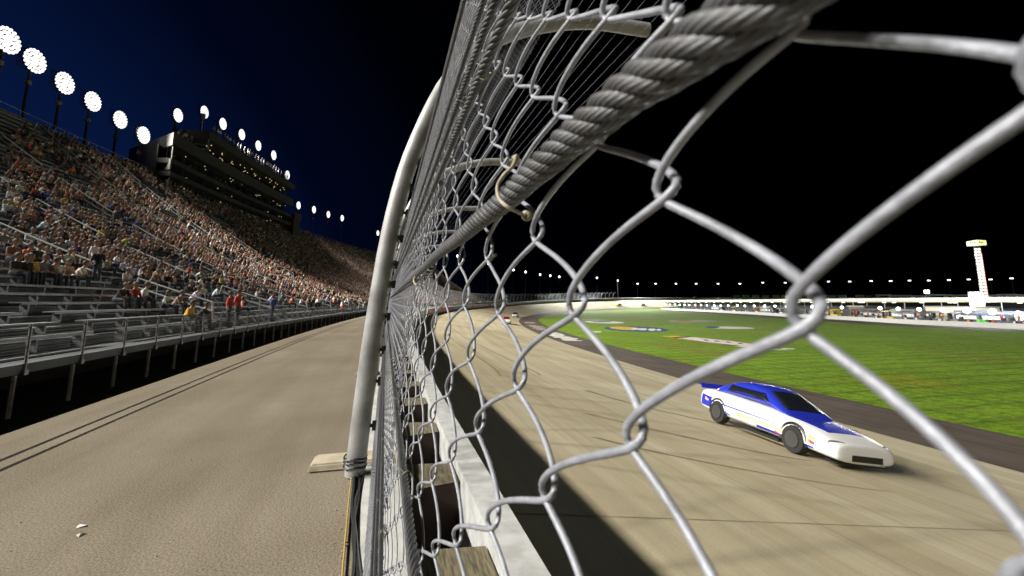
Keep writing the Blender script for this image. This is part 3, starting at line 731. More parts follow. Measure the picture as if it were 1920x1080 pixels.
# the rest of the crowd as one mass
def loft_person(n, full):
    rings = [(.0, .16, .14, 1), (.16, .15, .12, 0), (.36, .19, .12, 0), (.49, .18, .09, 0), (.555, .06, .06, 2), (.62, .07, .085, 2), (.70, .078, .10, 2), (.73, .085, .105, 3), (.80, .06, .075, 3), (.82, .01, .01, 3)]
    if not full: rings = [rings[i] for i in (0, 2, 3, 4, 6, 7, 9)]
    v, col, f, fz = [], [], [], []
    for h, ry, rx, z in rings:
        for k in range(n):
            a = 2 * math.pi * k / n; v.append((rx * math.cos(a) + h * .12, ry * math.sin(a), h)); col.append(z)
    for j in range(len(rings) - 1):
        for k in range(n): f.append((j * n + k, j * n + (k + 1) % n, (j + 1) * n + (k + 1) % n, (j + 1) * n + k)); fz.append(rings[j + 1][3] if j else 0)
    def limb(pts, rr, z, m=4):
        q, g = tube_np(np.array(pts, float), np.array(rr), m); b = len(v)
        v.extend(map(tuple, q)); col.extend([z] * len(q)); f.extend(tuple(b + i for i in w_) for w_ in g); fz.extend([z] * len(g))
    for s in (-1, 1):
        limb([(.02, s * .09, .08), (.43, s * .11, .09)] + ([(.46, s * .11, -.36)]), [.09, .07, .05], 1, 4 if full else 3)
        if full:
            limb([(.05, s * .19, .47), (.10, s * .24, .22)], [.06, .05], 0); limb([(.10, s * .24, .22), (.32, s * .11, .19)], [.045, .04], 2)
    return np.array(v), np.array(f), np.array(fz)
def crowd_mat(name):
    m = bpy.data.materials.new(name); m.use_nodes = True; nt = m.node_tree
    a = nt.nodes.new('ShaderNodeAttribute'); a.attribute_name = 'Col'; b = nt.nodes['Principled BSDF']
    nt.links.new(a.outputs['Color'], b.inputs['Base Color']); b.inputs['Roughness'].default_value = .8
    return m
M['crowd'] = crowd_mat('crowd_clothing')
def mass(name, items, templ, root_fn):
    v0, f0, z0 = templ; k = len(items); nv = len(v0)
    V = np.empty((k, nv, 3), np.float32); C = np.empty((k, len(f0), 4), np.float32); C[..., 3] = 1
    zone = {1: None, 2: None, 3: None}
    for q, (s, i, pose, c) in enumerate(items):
        ph = float(head(s)); yaw = -ph + random.uniform(-.6, .6); cs, sn = math.cos(yaw), math.sin(yaw)
        sc = random.uniform(.92, 1.06); loc = P(s, rn[i], rt[i] + .42)
        ln = random.uniform(-.05, .4)
        x = v0[:, 0] * sc + np.maximum(v0[:, 2], 0) * ln; y = v0[:, 1] * sc; z = v0[:, 2] * sc
        V[q, :, 0] = loc[0] + x * cs - y * sn; V[q, :, 1] = loc[1] + x * sn + y * cs; V[q, :, 2] = loc[2] + z
        sh = np.array(SHIRTS[c]) * random.choice([.35, .6, .8, 1.0, 1.15]); pt = np.array(random.choice([(.05, .06, .10), (.03, .03, .03), (.30, .24, .17), (.16, .18, .24), (.1, .1, .1)]))
        sk = np.array((.34, .20, .13)) * random.uniform(.6, 1.15); hr = np.array(random.choice([(.04, .03, .02), (.10, .06, .03), (.30, .20, .10), (.5, .5, .5), (.4, .05, .04), (.03, .03, .03)]))
        pal = np.stack([sh, pt, sk, hr]); C[q, :, :3] = pal[z0]
    F = (f0[None] + (np.arange(k) * nv)[:, None, None]).reshape(-1, 4)
    o = np_mesh(name, V.reshape(-1, 3), F, M['crowd'])
    at = o.data.color_attributes.new('Col', 'FLOAT_COLOR', 'CORNER')
    at.data.foreach_set('color', np.repeat(C.reshape(-1, 4), 4, axis=0).ravel())
    return o
restc = cand[N_IND:]
A_ = [c for c in restc if c[0] < 75]; B_ = [c for c in restc if c[0] >= 75]
tag(mass('crowd', A_, loft_person(7, True), None), 'dense seated crowd filling the upper benches of the grandstand before the suite building', 'crowd', None, 'stuff')
tag(mass('crowd', B_, loft_person(5, False), None), 'far seated crowd packing the benches under and beyond the suite building', 'crowd', None, 'stuff')
print('crowd', len(cand), len(A_), len(B_))

# ------------------------------------------------------------------ suite building on top of the stand
NF = -36.5
bs0, zb = at_line(314, 357, NF, 10); _, ztp = at_line(333, 252, NF, 10); bs1, _ = at_line(548, 400, NF, 10)
zp = ztp + 3.3
bld = empty('suite_building', P(bs0, NF, zb), 0, 'dark glass suite building rising above the back of the grandstand', 'building')
def panel(name, corners, th, m, root=bld):
    """a slab: 4 corners given as (s, n, z), thickness pushed along -s or -n"""
    c = [np.array(q, float) for q in corners]; d = np.array(th, float)
    a = [P(*q) for q in c]; b = [P(*(q + d)) for q in c]
    mb = MB(); mb.add(a + b, [(0, 1, 2, 3), (7, 6, 5, 4), (0, 4, 5, 1), (1, 5, 6, 2), (2, 6, 7, 3), (3, 7, 4, 0)])
    return child(mb.build(name, m), root)
Hh = ztp - zb; zz = lambda f: ztp - f * Hh      # f from the top
NB = NF - 11.8
def ew(f, h): return (bs0 + 7.6 * f, NF - 11.8 * f, zz(h))      # the end wall stands at an angle to the front
def prism(name, foot, z0, z1, m):
    lo = [P(a_, b_, z0) for a_, b_ in foot]; hi = [P(a_, b_, z1) for a_, b_ in foot]; k = len(foot); mb = MB()
    mb.add(lo + hi, [tuple(range(k))[::-1], tuple(range(k, 2 * k))] + [(i, (i + 1) % k, k + (i + 1) % k, k + i) for i in range(k)]); return child(mb.build(name, m), bld)
mb = MB(); mb.pbox(bs0 + 8.01, bs1, NB, NF - 2.4, zb - 3, ztp - .2, step=6); child(mb.build('core', M['wall_dark']), bld)
prism('core', [(bs0 + 2.3, NF - 2.4), (bs0 + 8, NB + .4), (bs0 + 8, NF - 2.4)], zb - 3, ztp - .5, M['wall_dark'])
prism('roof', [(bs0 + .6, NF - .32), (bs0 + 8, NB + .4), (bs0 + 8, NF - .32)], ztp - .4, ztp - .2, M['wall_dark'])
fb = .30
panel('wall_panel', [ew(0, .22), ew(1, .22), ew(1, 0), ew(0, 0)], (.25, 0, 0), M['wall_panel'])
panel('wall_panel', [ew(fb, 1), ew(1, 1), ew(1, .222), ew(fb, .222)], (.25, 0, 0), M['wall_panel'])
panel('wall_panel', [ew(0, .64), ew(fb - .003, .60), ew(fb - .003, .30), ew(0, .47)], (.25, 0, 0), M['wall_panel'])
panel('wall_panel', [ew(0, 1), ew(fb - .003, 1), ew(fb - .003, .72), ew(0, .82)], (.25, 0, 0), M['wall_panel'])
panel('end_window', [tuple(np.add(ew(f_, h_), (.5, 0, 0))) for f_, h_ in ((.02, 1), (fb, 1), (fb, .2), (.02, .2))], (.08, 0, 0), M['dark_glass'])
for f_ in (.012, .12): panel('mullion', [tuple(np.add(ew(f_ + q * .012, h_), (.27, 0, 0))) for q, h_ in ((0, 1), (1, 1), (1, .2), (0, .2))], (.15, 0, 0), M['rail'])
# front: parapets, glass, slabs
def fbar(name, s0, s1, n0, n1, z0, z1, m):
    mb = MB(); mb.pbox(s0, s1, n0, n1, z0, z1, step=5); return child(mb.build(name, m), bld)
M['wall_shaded'] = mat('shaded_front_panel', (0.030, 0.0295, 0.028), 0.8, 0, 0.15, 0.6)  # darker than the end wall panels: the front's shade is put into the colour
fbar('parapet', bs0 + .26, bs1, NF - .3, NF, zz(.20), zz(0), M['wall_shaded'])
for a, b in ((.44, .52), (.66, .74), (.94, 1.0)): fbar('floor_slab', bs0 + .26, bs1, NF - 2.3, NF - .02, zz(b), zz(a), M['wall_dark'])
for a, b in ((.20, .44), (.52, .66), (.74, .94)):
    mb = MB(); k = 0; s_ = bs0 + .4
    while s_ < bs1 - 1:
        e = min(s_ + 2.6, bs1)
        if k < 40: panel('window', [(s_ + .08, NF - 2.2, zz(b)), (e - .08, NF - 2.2, zz(b)), (e - .08, NF - 2.2, zz(a)), (s_ + .08, NF - 2.2, zz(a))], (0, -.06, 0), M['dark_glass'])
        s_ = e; k += 1
    mb = MB(); s_ = bs0 + .4
    while s_ < bs1: mb.pbox(s_ - .06, s_ + .06, NF - 2.2, NF - 2.08, zz(b), zz(a)); s_ += 2.6
    child(mb.build('window_frame', M['dark_metal']), bld)
    s_ = bs0 + .4
    while s_ < bs1: mb = MB(); mb.tube([P(s_, NF - .1, zz(b)), P(s_, NF - .1, zz(a))], .05, 5); child(mb.build('balcony_post', M['dark_metal']), bld); s_ += 2.6
    mb = MB(); mb2 = MB()
    for q in range(16 if a < .3 else 7):
        s_ = random.uniform(bs0 + 1, bs1 - 1); n = NF - random.uniform(.8, 2.0); z_ = zz(a) - random.uniform(.15, .6)
        (mb if random.random() < .7 else mb2).lathe(P(s_, n, z_), [(.02, -.06), (.09, 0), (.05, .07)], 6)
    tag(child(mb.build('balcony_lamps', M['window_light']), bld), kind='stuff')
    if mb2.v: tag(child(mb2.build('cool_lamps', M['window_light_cool']), bld), kind='stuff')
# penthouse storey set along the roof
ps0, _ = at_line(388, 262, NF + .5, 10)
fbar('penthouse_fascia', ps0, bs1 - 1, NF - 5, NF + .8, zp - 1.35, zp, M['wall_shaded'])
fbar('penthouse_core', ps0 + 3, bs1 - 1, NF - 5, NF - 2.8, ztp + .02, zp - 1.36, M['wall_dark'])
fbar('penthouse_glass', ps0 + 3, bs1 - 1, NF - 2.78, NF - 2.7, ztp + .3, zp - 1.38, M['dark_glass'])
mb = MB()
for n in (NF + .6, NF - 2.6): mb.tube([P(ps0 + .2, n, ztp - .1), P(ps0 + .2, n, zp - 1.3)], .09, 6)
mb.tube([P(ps0 + .2, NF + .6, ztp + .2), P(ps0 + .2, NF - 2.6, ztp + .25)], .07, 6); mb.tube([P(ps0 + .2, NF + .6, ztp + .95), P(ps0 + .2, NF - 2.6, ztp + 1)], .05, 6)
child(mb.build('penthouse_frame', M['rail']), bld)
mb = MB(); mb3 = MB()
for q in range(34):
    s_ = ps0 + 2 + (bs1 - ps0 - 4) * q / 34 + random.uniform(-.4, .4)
    mb.lathe(P(s_, NF - random.uniform(0, 2.4), zp - 1.5 - random.uniform(0, .5)), [(.02, -.07), (.11, 0), (.06, .08)], 6)
tag(child(mb.build('penthouse_lamps', M['window_light']), bld), kind='stuff')
fbar('annex', bs1 + .02, bs1 + 3.2, NF - 8, NF + .5, zz(1.0), zz(.42), M['wall_dark'])
fbar('annex_parapet', bs1 + .02, bs1 + 3.3, NF + .51, NF + .7, zz(.55), zz(.36), M['wall_shaded'])
fbar('rear_block', bs0 + 7.9, bs0 + 10, NB - 4.2, NB - .02, zb - 1, zz(.20), M['wall_dark'])
mb = MB(); mb.tube([P(ps0 + .8, NF - 1, zp), P(ps0 + .8, NF - 1, zp + 3.2)], .07, 6); mb.box(*(lambda p: (p[0] - .25, p[0] + .25, p[1] - .25, p[1] + .25, p[2] + 2.4, p[2] + 3.3))(P(ps0 + .8, NF - 1, zp))); child(mb.build('antenna_mast', M['rail']), bld)
mb = MB()
for s_ in (bs1 - 8, bs1 - 3, bs1 - 2): mb.tube([P(s_, NF - .6, zp), P(s_, NF - .6, zp + 2.6)], .06, 5)
child(mb.build('roof_mast', M['rail']), bld)
k = 0
for q in range(26):
    s_ = ps0 + 1.5 + (bs1 - ps0 - 5) * (q / 26.0) + random.uniform(-.3, .3)
    o = link_mesh('person', STANDS[q % 2]); o.location = P(s_, NF + .35, zp - .02); o.rotation_euler = (0, 0, -float(head(s_)) + random.uniform(-.6, .6)); o.color = (.7, .68, .66, 1) if q % 3 else (.3, .2, .15, 1)
    tag(o, ('spotter in a pale shirt standing at the penthouse roof edge above the stand' if q % 3 else 'spotter in a brown shirt standing at the penthouse roof edge above the stand'), 'person', 'spotters along the penthouse roof edge')
for q in range(7):
    o = link_mesh('person', STANDS[q % 2]); o.location = P(bs0 + 2.2 + q * .42, NF - .6 - (q % 3) * .5, ztp - .2); o.rotation_euler = (0, 0, random.uniform(-1, 1)); o.color = (.66, .6, .55, 1) if q % 2 else (.15, .1, .1, 1)
    tag(o, ('onlooker in a pale shirt standing on the low roof corner of the suite building' if q % 2 else 'onlooker in a dark shirt standing on the low roof corner of the suite building'), 'person', 'onlookers on the low roof corner')

# ------------------------------------------------------------------ catch fence
PROF = np.array([(-.055, -1.3), (-.005, -.65), (.06, 0), (.158, .7), (.31, 1.3), (.62, 2.0), (1.06, 2.42), (1.80, 2.70), (2.58, 2.76)])
def smooth_curve(p, k=16):
    p = np.asarray(p, float); t = np.arange(len(p)); tt = np.linspace(0, len(p) - 1, k * (len(p) - 1) + 1)
    q = np.vstack([2 * p[0] - p[1], p, 2 * p[-1] - p[-2]]); out = []
    for x in tt:
        i = min(int(x), len(p) - 2); u = x - i; a, b, c, d = q[i], q[i + 1], q[i + 2], q[i + 3]
        out.append(.5 * (2 * b + (c - a) * u + (2 * a - 5 * b + 4 * c - d) * u * u + (3 * b - a - 3 * c + d) * u ** 3))
    return np.array(out)
PC = smooth_curve(PROF); PV = np.concatenate([[0], np.cumsum(np.linalg.norm(np.diff(PC, axis=0), axis=1))])
_z0 = int(np.argmin(np.abs(PC[:, 1]) + (np.arange(len(PC)) > 50) * 9)); PV -= PV[_z0] + 0
V_LO, V_HI = PV[0], PV[-1]
def prof(v): return np.stack([np.interp(v, PV, PC[:, 0]), np.interp(v, PV, PC[:, 1])], -1)
def prof_nrm(v):
    v = np.clip(v, V_LO + .03, V_HI - .03); d = prof(v + .02) - prof(v - .02); d /= np.linalg.norm(d, axis=-1, keepdims=True)
    return np.stack([d[..., 1], -d[..., 0]], -1)      # points away from the walkway side
T_ = .14
DU = 0.060
Wq, Hq, Y0q, H0q, TQ, YAWQ, PQ, RQ, FQ, SLQ = 1.4091, .8806, .8181, -.0147, .2536, .3085, .1002, .0674, 962.98, .0621
OBS = {(0, 0): (1505, 590), (1, -1): (1190, 830), (1, 1): (1250, 360), (2, 0): (1080, 583), (2, -2): (1035, 928), (2, 2): (1130, 268), (0, 2): (1500, 50), (-1, 1): (1992, 150), (3, -1): (975, 725), (3, 1): (1003, 448), (3, 3): (1056, 212), (4, 0): (938, 588), (-1, -1): (1940, 1130)}
def loose(a, b):
    """the loosely stretched near mesh: pixel of lattice point (a, b) as the photograph's lens saw it"""
    Y = Y0q + a * Wq / 2; Z = H0q + b * Hq / 2 + SLQ * a; X = 1 + TQ * Z
    c, s = math.cos(YAWQ), math.sin(YAWQ); x = X * c - Y * s; y = X * s + Y * c
    zc = y * math.cos(PQ) + Z * math.sin(PQ); yc = Z * math.cos(PQ) - y * math.sin(PQ)
    x, yc = x * math.cos(RQ) - yc * math.sin(RQ), x * math.sin(RQ) + yc * math.cos(RQ)
    th = np.arctan2(np.hypot(x, yc), zc); rr = 2 * FQ * np.sin(th / 2); ph = np.arctan2(yc, x)
    return np.stack([960 + rr * np.cos(ph), 540 - rr * np.sin(ph)], -1), th
_ok = np.array(list(OBS)); _od = np.array(list(OBS.values()), float) - loose(_ok[:, 0].astype(float), _ok[:, 1].astype(float))[0]
def mesh_point(a, b):
    """lattice coordinates -> (distance along fence, height up its profile)"""
    a = np.asarray(a, float); b = np.asarray(b, float)
    px, th = loose(a, b)
    w = np.exp(-((a[..., None] - _ok[:, 0]) ** 2 + (b[..., None] - _ok[:, 1]) ** 2) / 1.2)
    px = px + (w[..., None] * _od).sum(-2) / np.maximum(w.sum(-1, keepdims=True), .6)
    d = rays(px.reshape(-1, 2)); t = DU / (d[:, 0] - np.where(d[:, 2] > 0, T_, .10) * d[:, 2]); q = d * t[:, None]
    Y1 = q[:, 1].reshape(a.shape); V1 = (q[:, 2] * math.sqrt(1 + T_ * T_)).reshape(a.shape)
    Y2 = DU * (Y0q + a * Wq / 2); V2 = DU * (H0q + b * Hq / 2 + SLQ * np.clip(a, -4, 12)) * 1.12
    k = np.clip((Y2 - .16) / .9, 0, 1); k = k * k * (3 - 2 * k)
    bad = (th > 1.25) | ~np.isfinite(Y1) | (t.reshape(a.shape) < 0) | (np.abs(V1) > 1.2)
    kb = np.clip((np.abs(b) - 7 - np.maximum(a, 0) * 1.2) / 5, 0, 1); k = np.maximum(k, kb); kn = np.clip((-1.0 - a) / 1.5, 0, 1); k = np.maximum(k, kn)
    k = np.where(bad, 1, k); Y1 = np.where(bad, Y2, Y1); V1 = np.where(bad, V2, V1)
    return Y1 * (1 - k) + Y2 * k, V1 * (1 - k) + V2 * k
def fence_pos(Y, v, off=0.0):
    """world point on the fence surface; off > 0 on the track side"""
    p = prof(v) + prof_nrm(v) * np.asarray(off)[..., None]
    return P(Y, p[..., 0], p[..., 1])
fence = empty('catch_fence', (0, 0.5, -1.285), 0, 'tall galvanised chain link catch fence curving over beside the track', 'fence')
WR, R0 = .00112, .0029
V_TOP = 3.0
bmin = int((V_LO + .05) / (DU * Hq / 2 * 1.12)); bmax = int(V_TOP / (DU * Hq / 2 * 1.12))
def wire(k, per, sides, rad, b0=bmin, b1=bmax):
    bb = np.linspace(b0, b1, (b1 - b0) * per + 1)
    lo = np.floor(bb); t = 1 - (bb - lo)                       # t runs down each leg, from the upper knuckle to the lower
    up_ = ((lo + 1 + k) % 2 == 0)                               # upper knuckle on the near side: this leg is the front one
    e = np.where(up_, np.interp(k, [-1, 0, 1, 2], [1.25, 1.35, 1.55, 1.75]), np.interp(k, [-1, 0, 1, 2], [1.05, 1.12, 1.3, 1.42])); pr_ = 1 - (1 - t) ** e       # wires leave a knuckle sideways and hang down into the next
    g = np.where(up_, 1 - 2 * pr_, -1 + 2 * pr_)
    sg = np.where(up_, -1.0, 1.0)
    if per >= 6:
        ker = np.hanning(per // 5 * 2 + 3); ker /= ker.sum(); h_ = len(ker) // 2
        g = np.convolve(np.pad(g, h_, 'edge'), ker, 'valid'); g /= np.abs(g).max()
        ker2 = np.hanning(per // 2 * 2 + 3); ker2 /= ker2.sum(); h2 = len(ker2) // 2
        sg = np.convolve(np.pad(sg, h2, 'edge'), ker2, 'valid')
    a = k + .5 - (.5 + .105) * g
    w = R0 * sg
    jit = .012 * np.sin(bb * 1.3 + k * 2.1)
    Y, v = mesh_point(a + jit, bb); p = fence_pos(Y, v, w)
    return tube_np(p, rad, sides)
Yof = lambda k: DU * (Y0q + k * Wq / 2)
k = -24; near_k = []
while Yof(k) < 4.2: near_k.append(k); k += 1
for k in near_k:
    Y = Yof(k)
    if -4 <= k < 14:
        lim = int((.95 * math.hypot(DU, max(Y, .02)) + .16) / (DU * Hq / 2)) + 3
        v1, f1 = wire(k, 18, 10, WR * (.80 if k < 0 else .92 if k < 1 else 1), max(-lim, bmin), min(lim, bmax)); parts_ = [(v1, f1)]
        if lim < bmax: parts_.append(wire(k, 6, 5, WR, lim, bmax))
        if -lim > bmin: parts_.append(wire(k, 6, 5, WR, bmin, -lim))
    else: parts_ = [wire(k, 8 if 0 < Y < 1.5 else 6, 5 if 0 < Y < 2 else 4, WR)]
    V = np.concatenate([p[0] for p in parts_]); o_ = 0; F = []
    for p in parts_: F.append(p[1] + o_); o_ += len(p[0])
    child(np_mesh('wire', V, np.concatenate(F), M['wire'], smooth=True), fence)
V, F, o_ = [], [], 0
while Yof(k) < 15.0:
    v1, f1 = wire(k, 2 if Yof(k) > 7 else 4, 3, WR * .85); V.append(v1); F.append(f1 + o_); o_ += len(v1); k += 1
tag(child(np_mesh('distant_wire_mesh', np.concatenate(V), np.concatenate(F), M['wire'], smooth=True), fence), kind='stuff')
# farther on only a coarse diamond mesh is told apart
mb = MB(); V, F, o_ = [], [], 0
for s_ in np.arange(15, 330, .9):
    for dr in (-1, 1):
        vv = np.linspace(V_LO, 2.6, 8); q = fence_pos(s_ + dr * (vv - V_LO) * .6, vv); v1, f1 = tube_np(q, .006 + s_ * 2e-5, 3); V.append(v1); F.append(f1 + o_); o_ += len(v1)
tag(child(np_mesh('far_wire_mesh', np.concatenate(V), np.concatenate(F), M['wire']), fence), kind='stuff')
# posts
POFF = -.115
def post_mesh(rad, n=14):
    vv = np.linspace(V_LO - .02, V_HI, 34); p = prof(vv) + prof_nrm(vv) * POFF; return p
post_me = None
pp = post_mesh(.07); Y_P = 3.62
posts = [Y_P + 4.6 * q for q in range(0, 75)]
for i, s_ in enumerate(posts):
    q = P(np.full(len(pp), s_), pp[:, 0], pp[:, 1]); v1, f1 = tube_np(q, .073 if i < 4 else .065, 16 if i < 3 else 6)
    child(np_mesh('post', v1, f1, M['post'], smooth=True), fence)
    if i < 2:
        for vz in (-.95, -.62, -.38, -.12, .14, .30, .52, .74, .97, 1.2, 1.5):
            mb = MB(); a = prof(vz); nn = prof_nrm(vz)
            c0 = a + nn * (POFF + .06); c1 = a + nn * (-.012)
            mb.tube([P(s_, *c0), P(s_, *c1)], .014, 6)
            mb.box(*(lambda p: (p[0] - .018, p[0] + .018, p[1] - .03, p[1] + .03, p[2] - .03, p[2] + .03))(P(s_, *c1)))
            child(mb.build('cable_clamp', M['dark_metal']), fence)
        mb = MB(); a = pp[0]; c = P(s_, a[0], -1.22)
        for dz in (0, .035, .06): mb.tube([c + np.array([.082 * math.cos(t), .082 * math.sin(t), dz + .008 * math.sin(3 * t)]) for t in np.linspace(0, 6.28, 20)], .006, 5)
        child(mb.build('wire_binding', M['dark_metal']), fence)
# thin wires of the overhang, running along the track
for v_ in np.arange(1.75, V_HI + .01, .125):
    ss = np.concatenate([np.arange(.2, 16, .5), np.arange(16, 200, 4)])
    child(np_mesh('overhang_wire', *tube_np(fence_pos(ss, np.full(len(ss), min(v_, V_HI)), .01 + 0 * ss), .0013, 3), M['wire']), fence)

# cables
def rope(path, D, near_sides, step, mat_, lay=6.5, strands=6, wires=True, label=None, y_fine=1.2):
    """a twisted steel rope: six helical strands, each grooved by its own wires"""
    path = np.asarray(path, float); L = np.concatenate([[0], np.cumsum(np.linalg.norm(np.diff(path, axis=0), axis=1))])
    root = empty('cable', tuple(path[0]), 0); child(root, fence)
    if label: root['label'] = label
    fine = np.arange(0, min(L[-1], y_fine), step); 
    coarse = np.arange(min(L[-1], y_fine), L[-1], .4)
    def pts(x): return np.stack([np.interp(x, L, path[:, j]) for j in range(3)], 1)
    c = pts(fine); t = np.gradient(c, axis=0); t /= np.linalg.norm(t, axis=1)[:, None]
    a = np.cross(t, [0, 0, 1.0]); a /= np.linalg.norm(a, axis=1)[:, None]; b = np.cross(t, a)
    rs = D * .180; rh = D * .322; sd = near_sides
    pr = (.90 + .17 * np.abs(np.cos(np.arange(sd) * math.pi / sd * 9))) if wires else None
    for q in range(strands):
        th = 2 * math.pi * fine / (lay * D) + q * 2 * math.pi / strands
        p = c + (a * np.cos(th)[:, None] + b * np.sin(th)[:, None]) * rh
        o = np_mesh('strand', *tube_np(p, rs, sd, pr, -2 * math.pi / (D * 2.9)), mat_, smooth=True)
        o.parent = root; o.matrix_parent_inverse = (Matrix.Translation(fence.location).inverted() @ Matrix.Translation(fence.location)) @ Matrix.Translation(-Vector(path[0]))
    v1, f1 = tube_np(c, D * .2, 6); o = np_mesh('core', v1, f1, M['dark_metal']); o.parent = root; o.matrix_parent_inverse = Matrix.Translation(-Vector(path[0]))
    if len(coarse) > 2:
        o = np_mesh('far_length', *tube_np(pts(coarse), D * .5, 7), mat_, smooth=True); o.parent = root; o.matrix_parent_inverse = Matrix.Translation(-Vector(path[0]))
    return root
def on_fence(px, d):
    r_ = ray(*px); t = d / (r_[0] - T_ * r_[2]); return r_ * t
DR = DU - .0115
main_px = [(1560, -90), (1440, -5), (1318, 78), (1253, 124), (1183, 169), (1121, 222), (1066, 265), (1033, 298), (998, 327), (968, 357), (933, 387), (897, 415), (861, 446), (823, 475), (797, 500)]
mp = np.array([on_fence(p, DR) for p in main_px])
tail_h = mp[-1][2]
tail = [P(y, DR + T_ * tail_h, tail_h) for y in np.concatenate([np.arange(mp[-1][1] + .25, 4, .3), np.arange(4, 60, 3.0)])]
print('main cable', mp.round(3).tolist())
rope(np.vstack([smooth_curve(mp, 10), tail]), .0114, 45, .0019, M['cable'], lay=4.9, label='thick main cable tied to the mesh with tan wire', y_fine=1.1)
for d_, D, m_, lab in ((.198, .009, 'cable', 'cable above the main cable'), (.255, .008, 'cable', 'second cable above the main cable'), (.322, .007, 'cable', 'third cable above the main cable'),
                       (-.195, .0095, 'cable_dark', 'dark cable nearest below the main cable'), (-.385, .008, 'cable_dark', 'second dark cable below the main cable'), (-.46, .008, 'cable_dark', None), (-.53, .008, 'cable_dark', None), (.62, .010, 'cable', None), (.95, .010, 'cable', None), (1.4, .010, 'cable', None)):
    ys = np.concatenate([np.arange(-.3, 4, .1), np.arange(4, 60, 3.0)])
    vv = np.full(len(ys), d_); rope(fence_pos(ys, vv, -.0105 + 0 * ys), D, 9, .004, M[m_], wires=False, label=lab, y_fine=2.6)
# tan tie wire with its knots round the main cable
def tie(px_pts, d, rad, name='tie_wire'):
    q = smooth_curve(np.array([on_fence(p, dd) for p, dd in zip(px_pts, d)]), 8)
    return child(np_mesh(name, *tube_np(q, rad, 8), M['tie'], smooth=True), fence)
tie([(968, 292), (961, 312), (945, 328), (933, 350), (936, 372), (952, 388), (972, 398), (984, 404)], [.049, .0455, .042, .0405, .041, .044, .050, .056], .0009)
def knot(px, d, r):
    c = on_fence(px, d); mb = MB()
    for k_ in range(3):
        ax = [Vector((1, .3, .2)), Vector((.2, 1, .5)), Vector((.3, .2, 1))][k_].normalized(); u = ax.orthogonal().normalized(); w_ = ax.cross(u)
        mb.tube([c + np.array(u * math.cos(t) + w_ * math.sin(t)) * r + np.array(ax) * r * .25 * math.sin(2 * t) for t in np.linspace(0, 6.28, 18)], r * .52, 7)
    return child(mb.build('knot', M['tie'], None, True), fence)
knot((988, 404), .055, .0018); knot((967, 298), .049, .0014)
tie([(781, 515), (776, 524), (779, 533), (785, 533)], [.049, .044, .044, .049], .0018)
for v_, ys in ((.198, (.34, .75, 1.2)), (.255, (.5, 1.0)), (-.195, (.30, .52, .9, 1.5)), (-.385, (.5, .8, 1.3)), (-.46, (.7, 1.1))):
    for y in ys:
        c = fence_pos(np.array([y]), np.array([v_]), np.array([-.008]))[0]; mb = MB()
        mb.tube([c + np.array([.0055 * math.cos(t), .003 * math.sin(2 * t), .0055 * math.sin(t)]) for t in np.linspace(0, 6.6, 16)], .0008, 5)
        mb.tube([c + np.array([-.003, 0, .005]), c + np.array([-.007, .002, .009])], .0007, 5)
        child(mb.build('tie_wire', M['tie']), fence)
# a bit of twig caught in the mesh
c0 = on_fence((920, 489), .058); c1 = on_fence((930, 478), .055); mb = MB(); mb.tube([c0, (c0 + c1) / 2 + np.array([0, 0, .001]), c1], .0009, 5)
tag(mb.build('twig', M['foam_side']), 'scrap of brown twig caught in the chain link mesh', 'twig')

# ------------------------------------------------------------------ things by the fence
q = at_z(648, 872, -1.3)
pad = MB(); pad.add([(-.34, -.13, 0), (.36, -.16, 0), (.36, .13, 0), (-.33, .16, 0), (-.31, -.11, .055), (.36, -.13, .055), (.36, .11, .055), (-.30, .13, .055)], [(3, 2, 1, 0), (4, 5, 6, 7), (0, 1, 5, 4), (1, 2, 6, 5), (2, 3, 7, 6), (3, 0, 4, 7)])
o = pad.build('concrete_pad', M['pad'], None, False, .012); o.location = (q[0] + .06, q[1] + .02, -1.299); tag(o, 'low tan concrete pad on the asphalt at the foot of the steel post', 'concrete pad')
q2 = at_z(690, 703, -1.3)
o = pad.build('concrete_pad', M['pad'], None, False, .012); o.location = (q2[0] + .12, q2[1], -1.299); o.rotation_euler = (0, 0, -float(head(8))); tag(o, 'small concrete pad farther along the fence, half hidden behind the post', 'concrete pad')
def ground_px(pts, z=-1.288): return np.array([at_z(x, y, z + dz) for x, y, dz in pts])
def cord(name, pts, r, m, lab, z=-1.285):
    mb = MB(); mb.tube(smooth_curve(ground_px(pts, z), 8), r, 7); tag(mb.build(name, m, None, True), lab, 'cable')
cord('cord', [(663, 835, .1), (658, 850, .02), (660, 880, .0), (655, 930, 0), (650, 985, 0), (645, 1040, 0), (640, 1100, 0)], .0048, M['yellow_cord'], 'thin yellow cord running along the ground from the steel post')
cord('cable', [(667, 830, .12), (664, 860, .02), (664, 900, 0), (661, 950, 0), (666, 1000, 0), (670, 1050, 0), (677, 1110, 0)], .013, M['black_rubber'], 'thick black cable on the asphalt beside the yellow cord')
cord('cable', [(672, 840, .08), (676, 880, 0), (672, 930, 0), (664, 975, 0.005), (663, 1020, 0), (672, 1070, 0), (684, 1110, 0)], .010, M['black_rubber'], 'black cable curving outward between the thick black cable and the fence')
cord('cable', [(684, 872, .0), (680, 900, 0), (668, 930, .016), (665, 970, .016), (664, 1040, .012), (660, 1110, 0)], .007, M['black_rubber'], 'thin black cable crossing over the thicker ones near the pad')
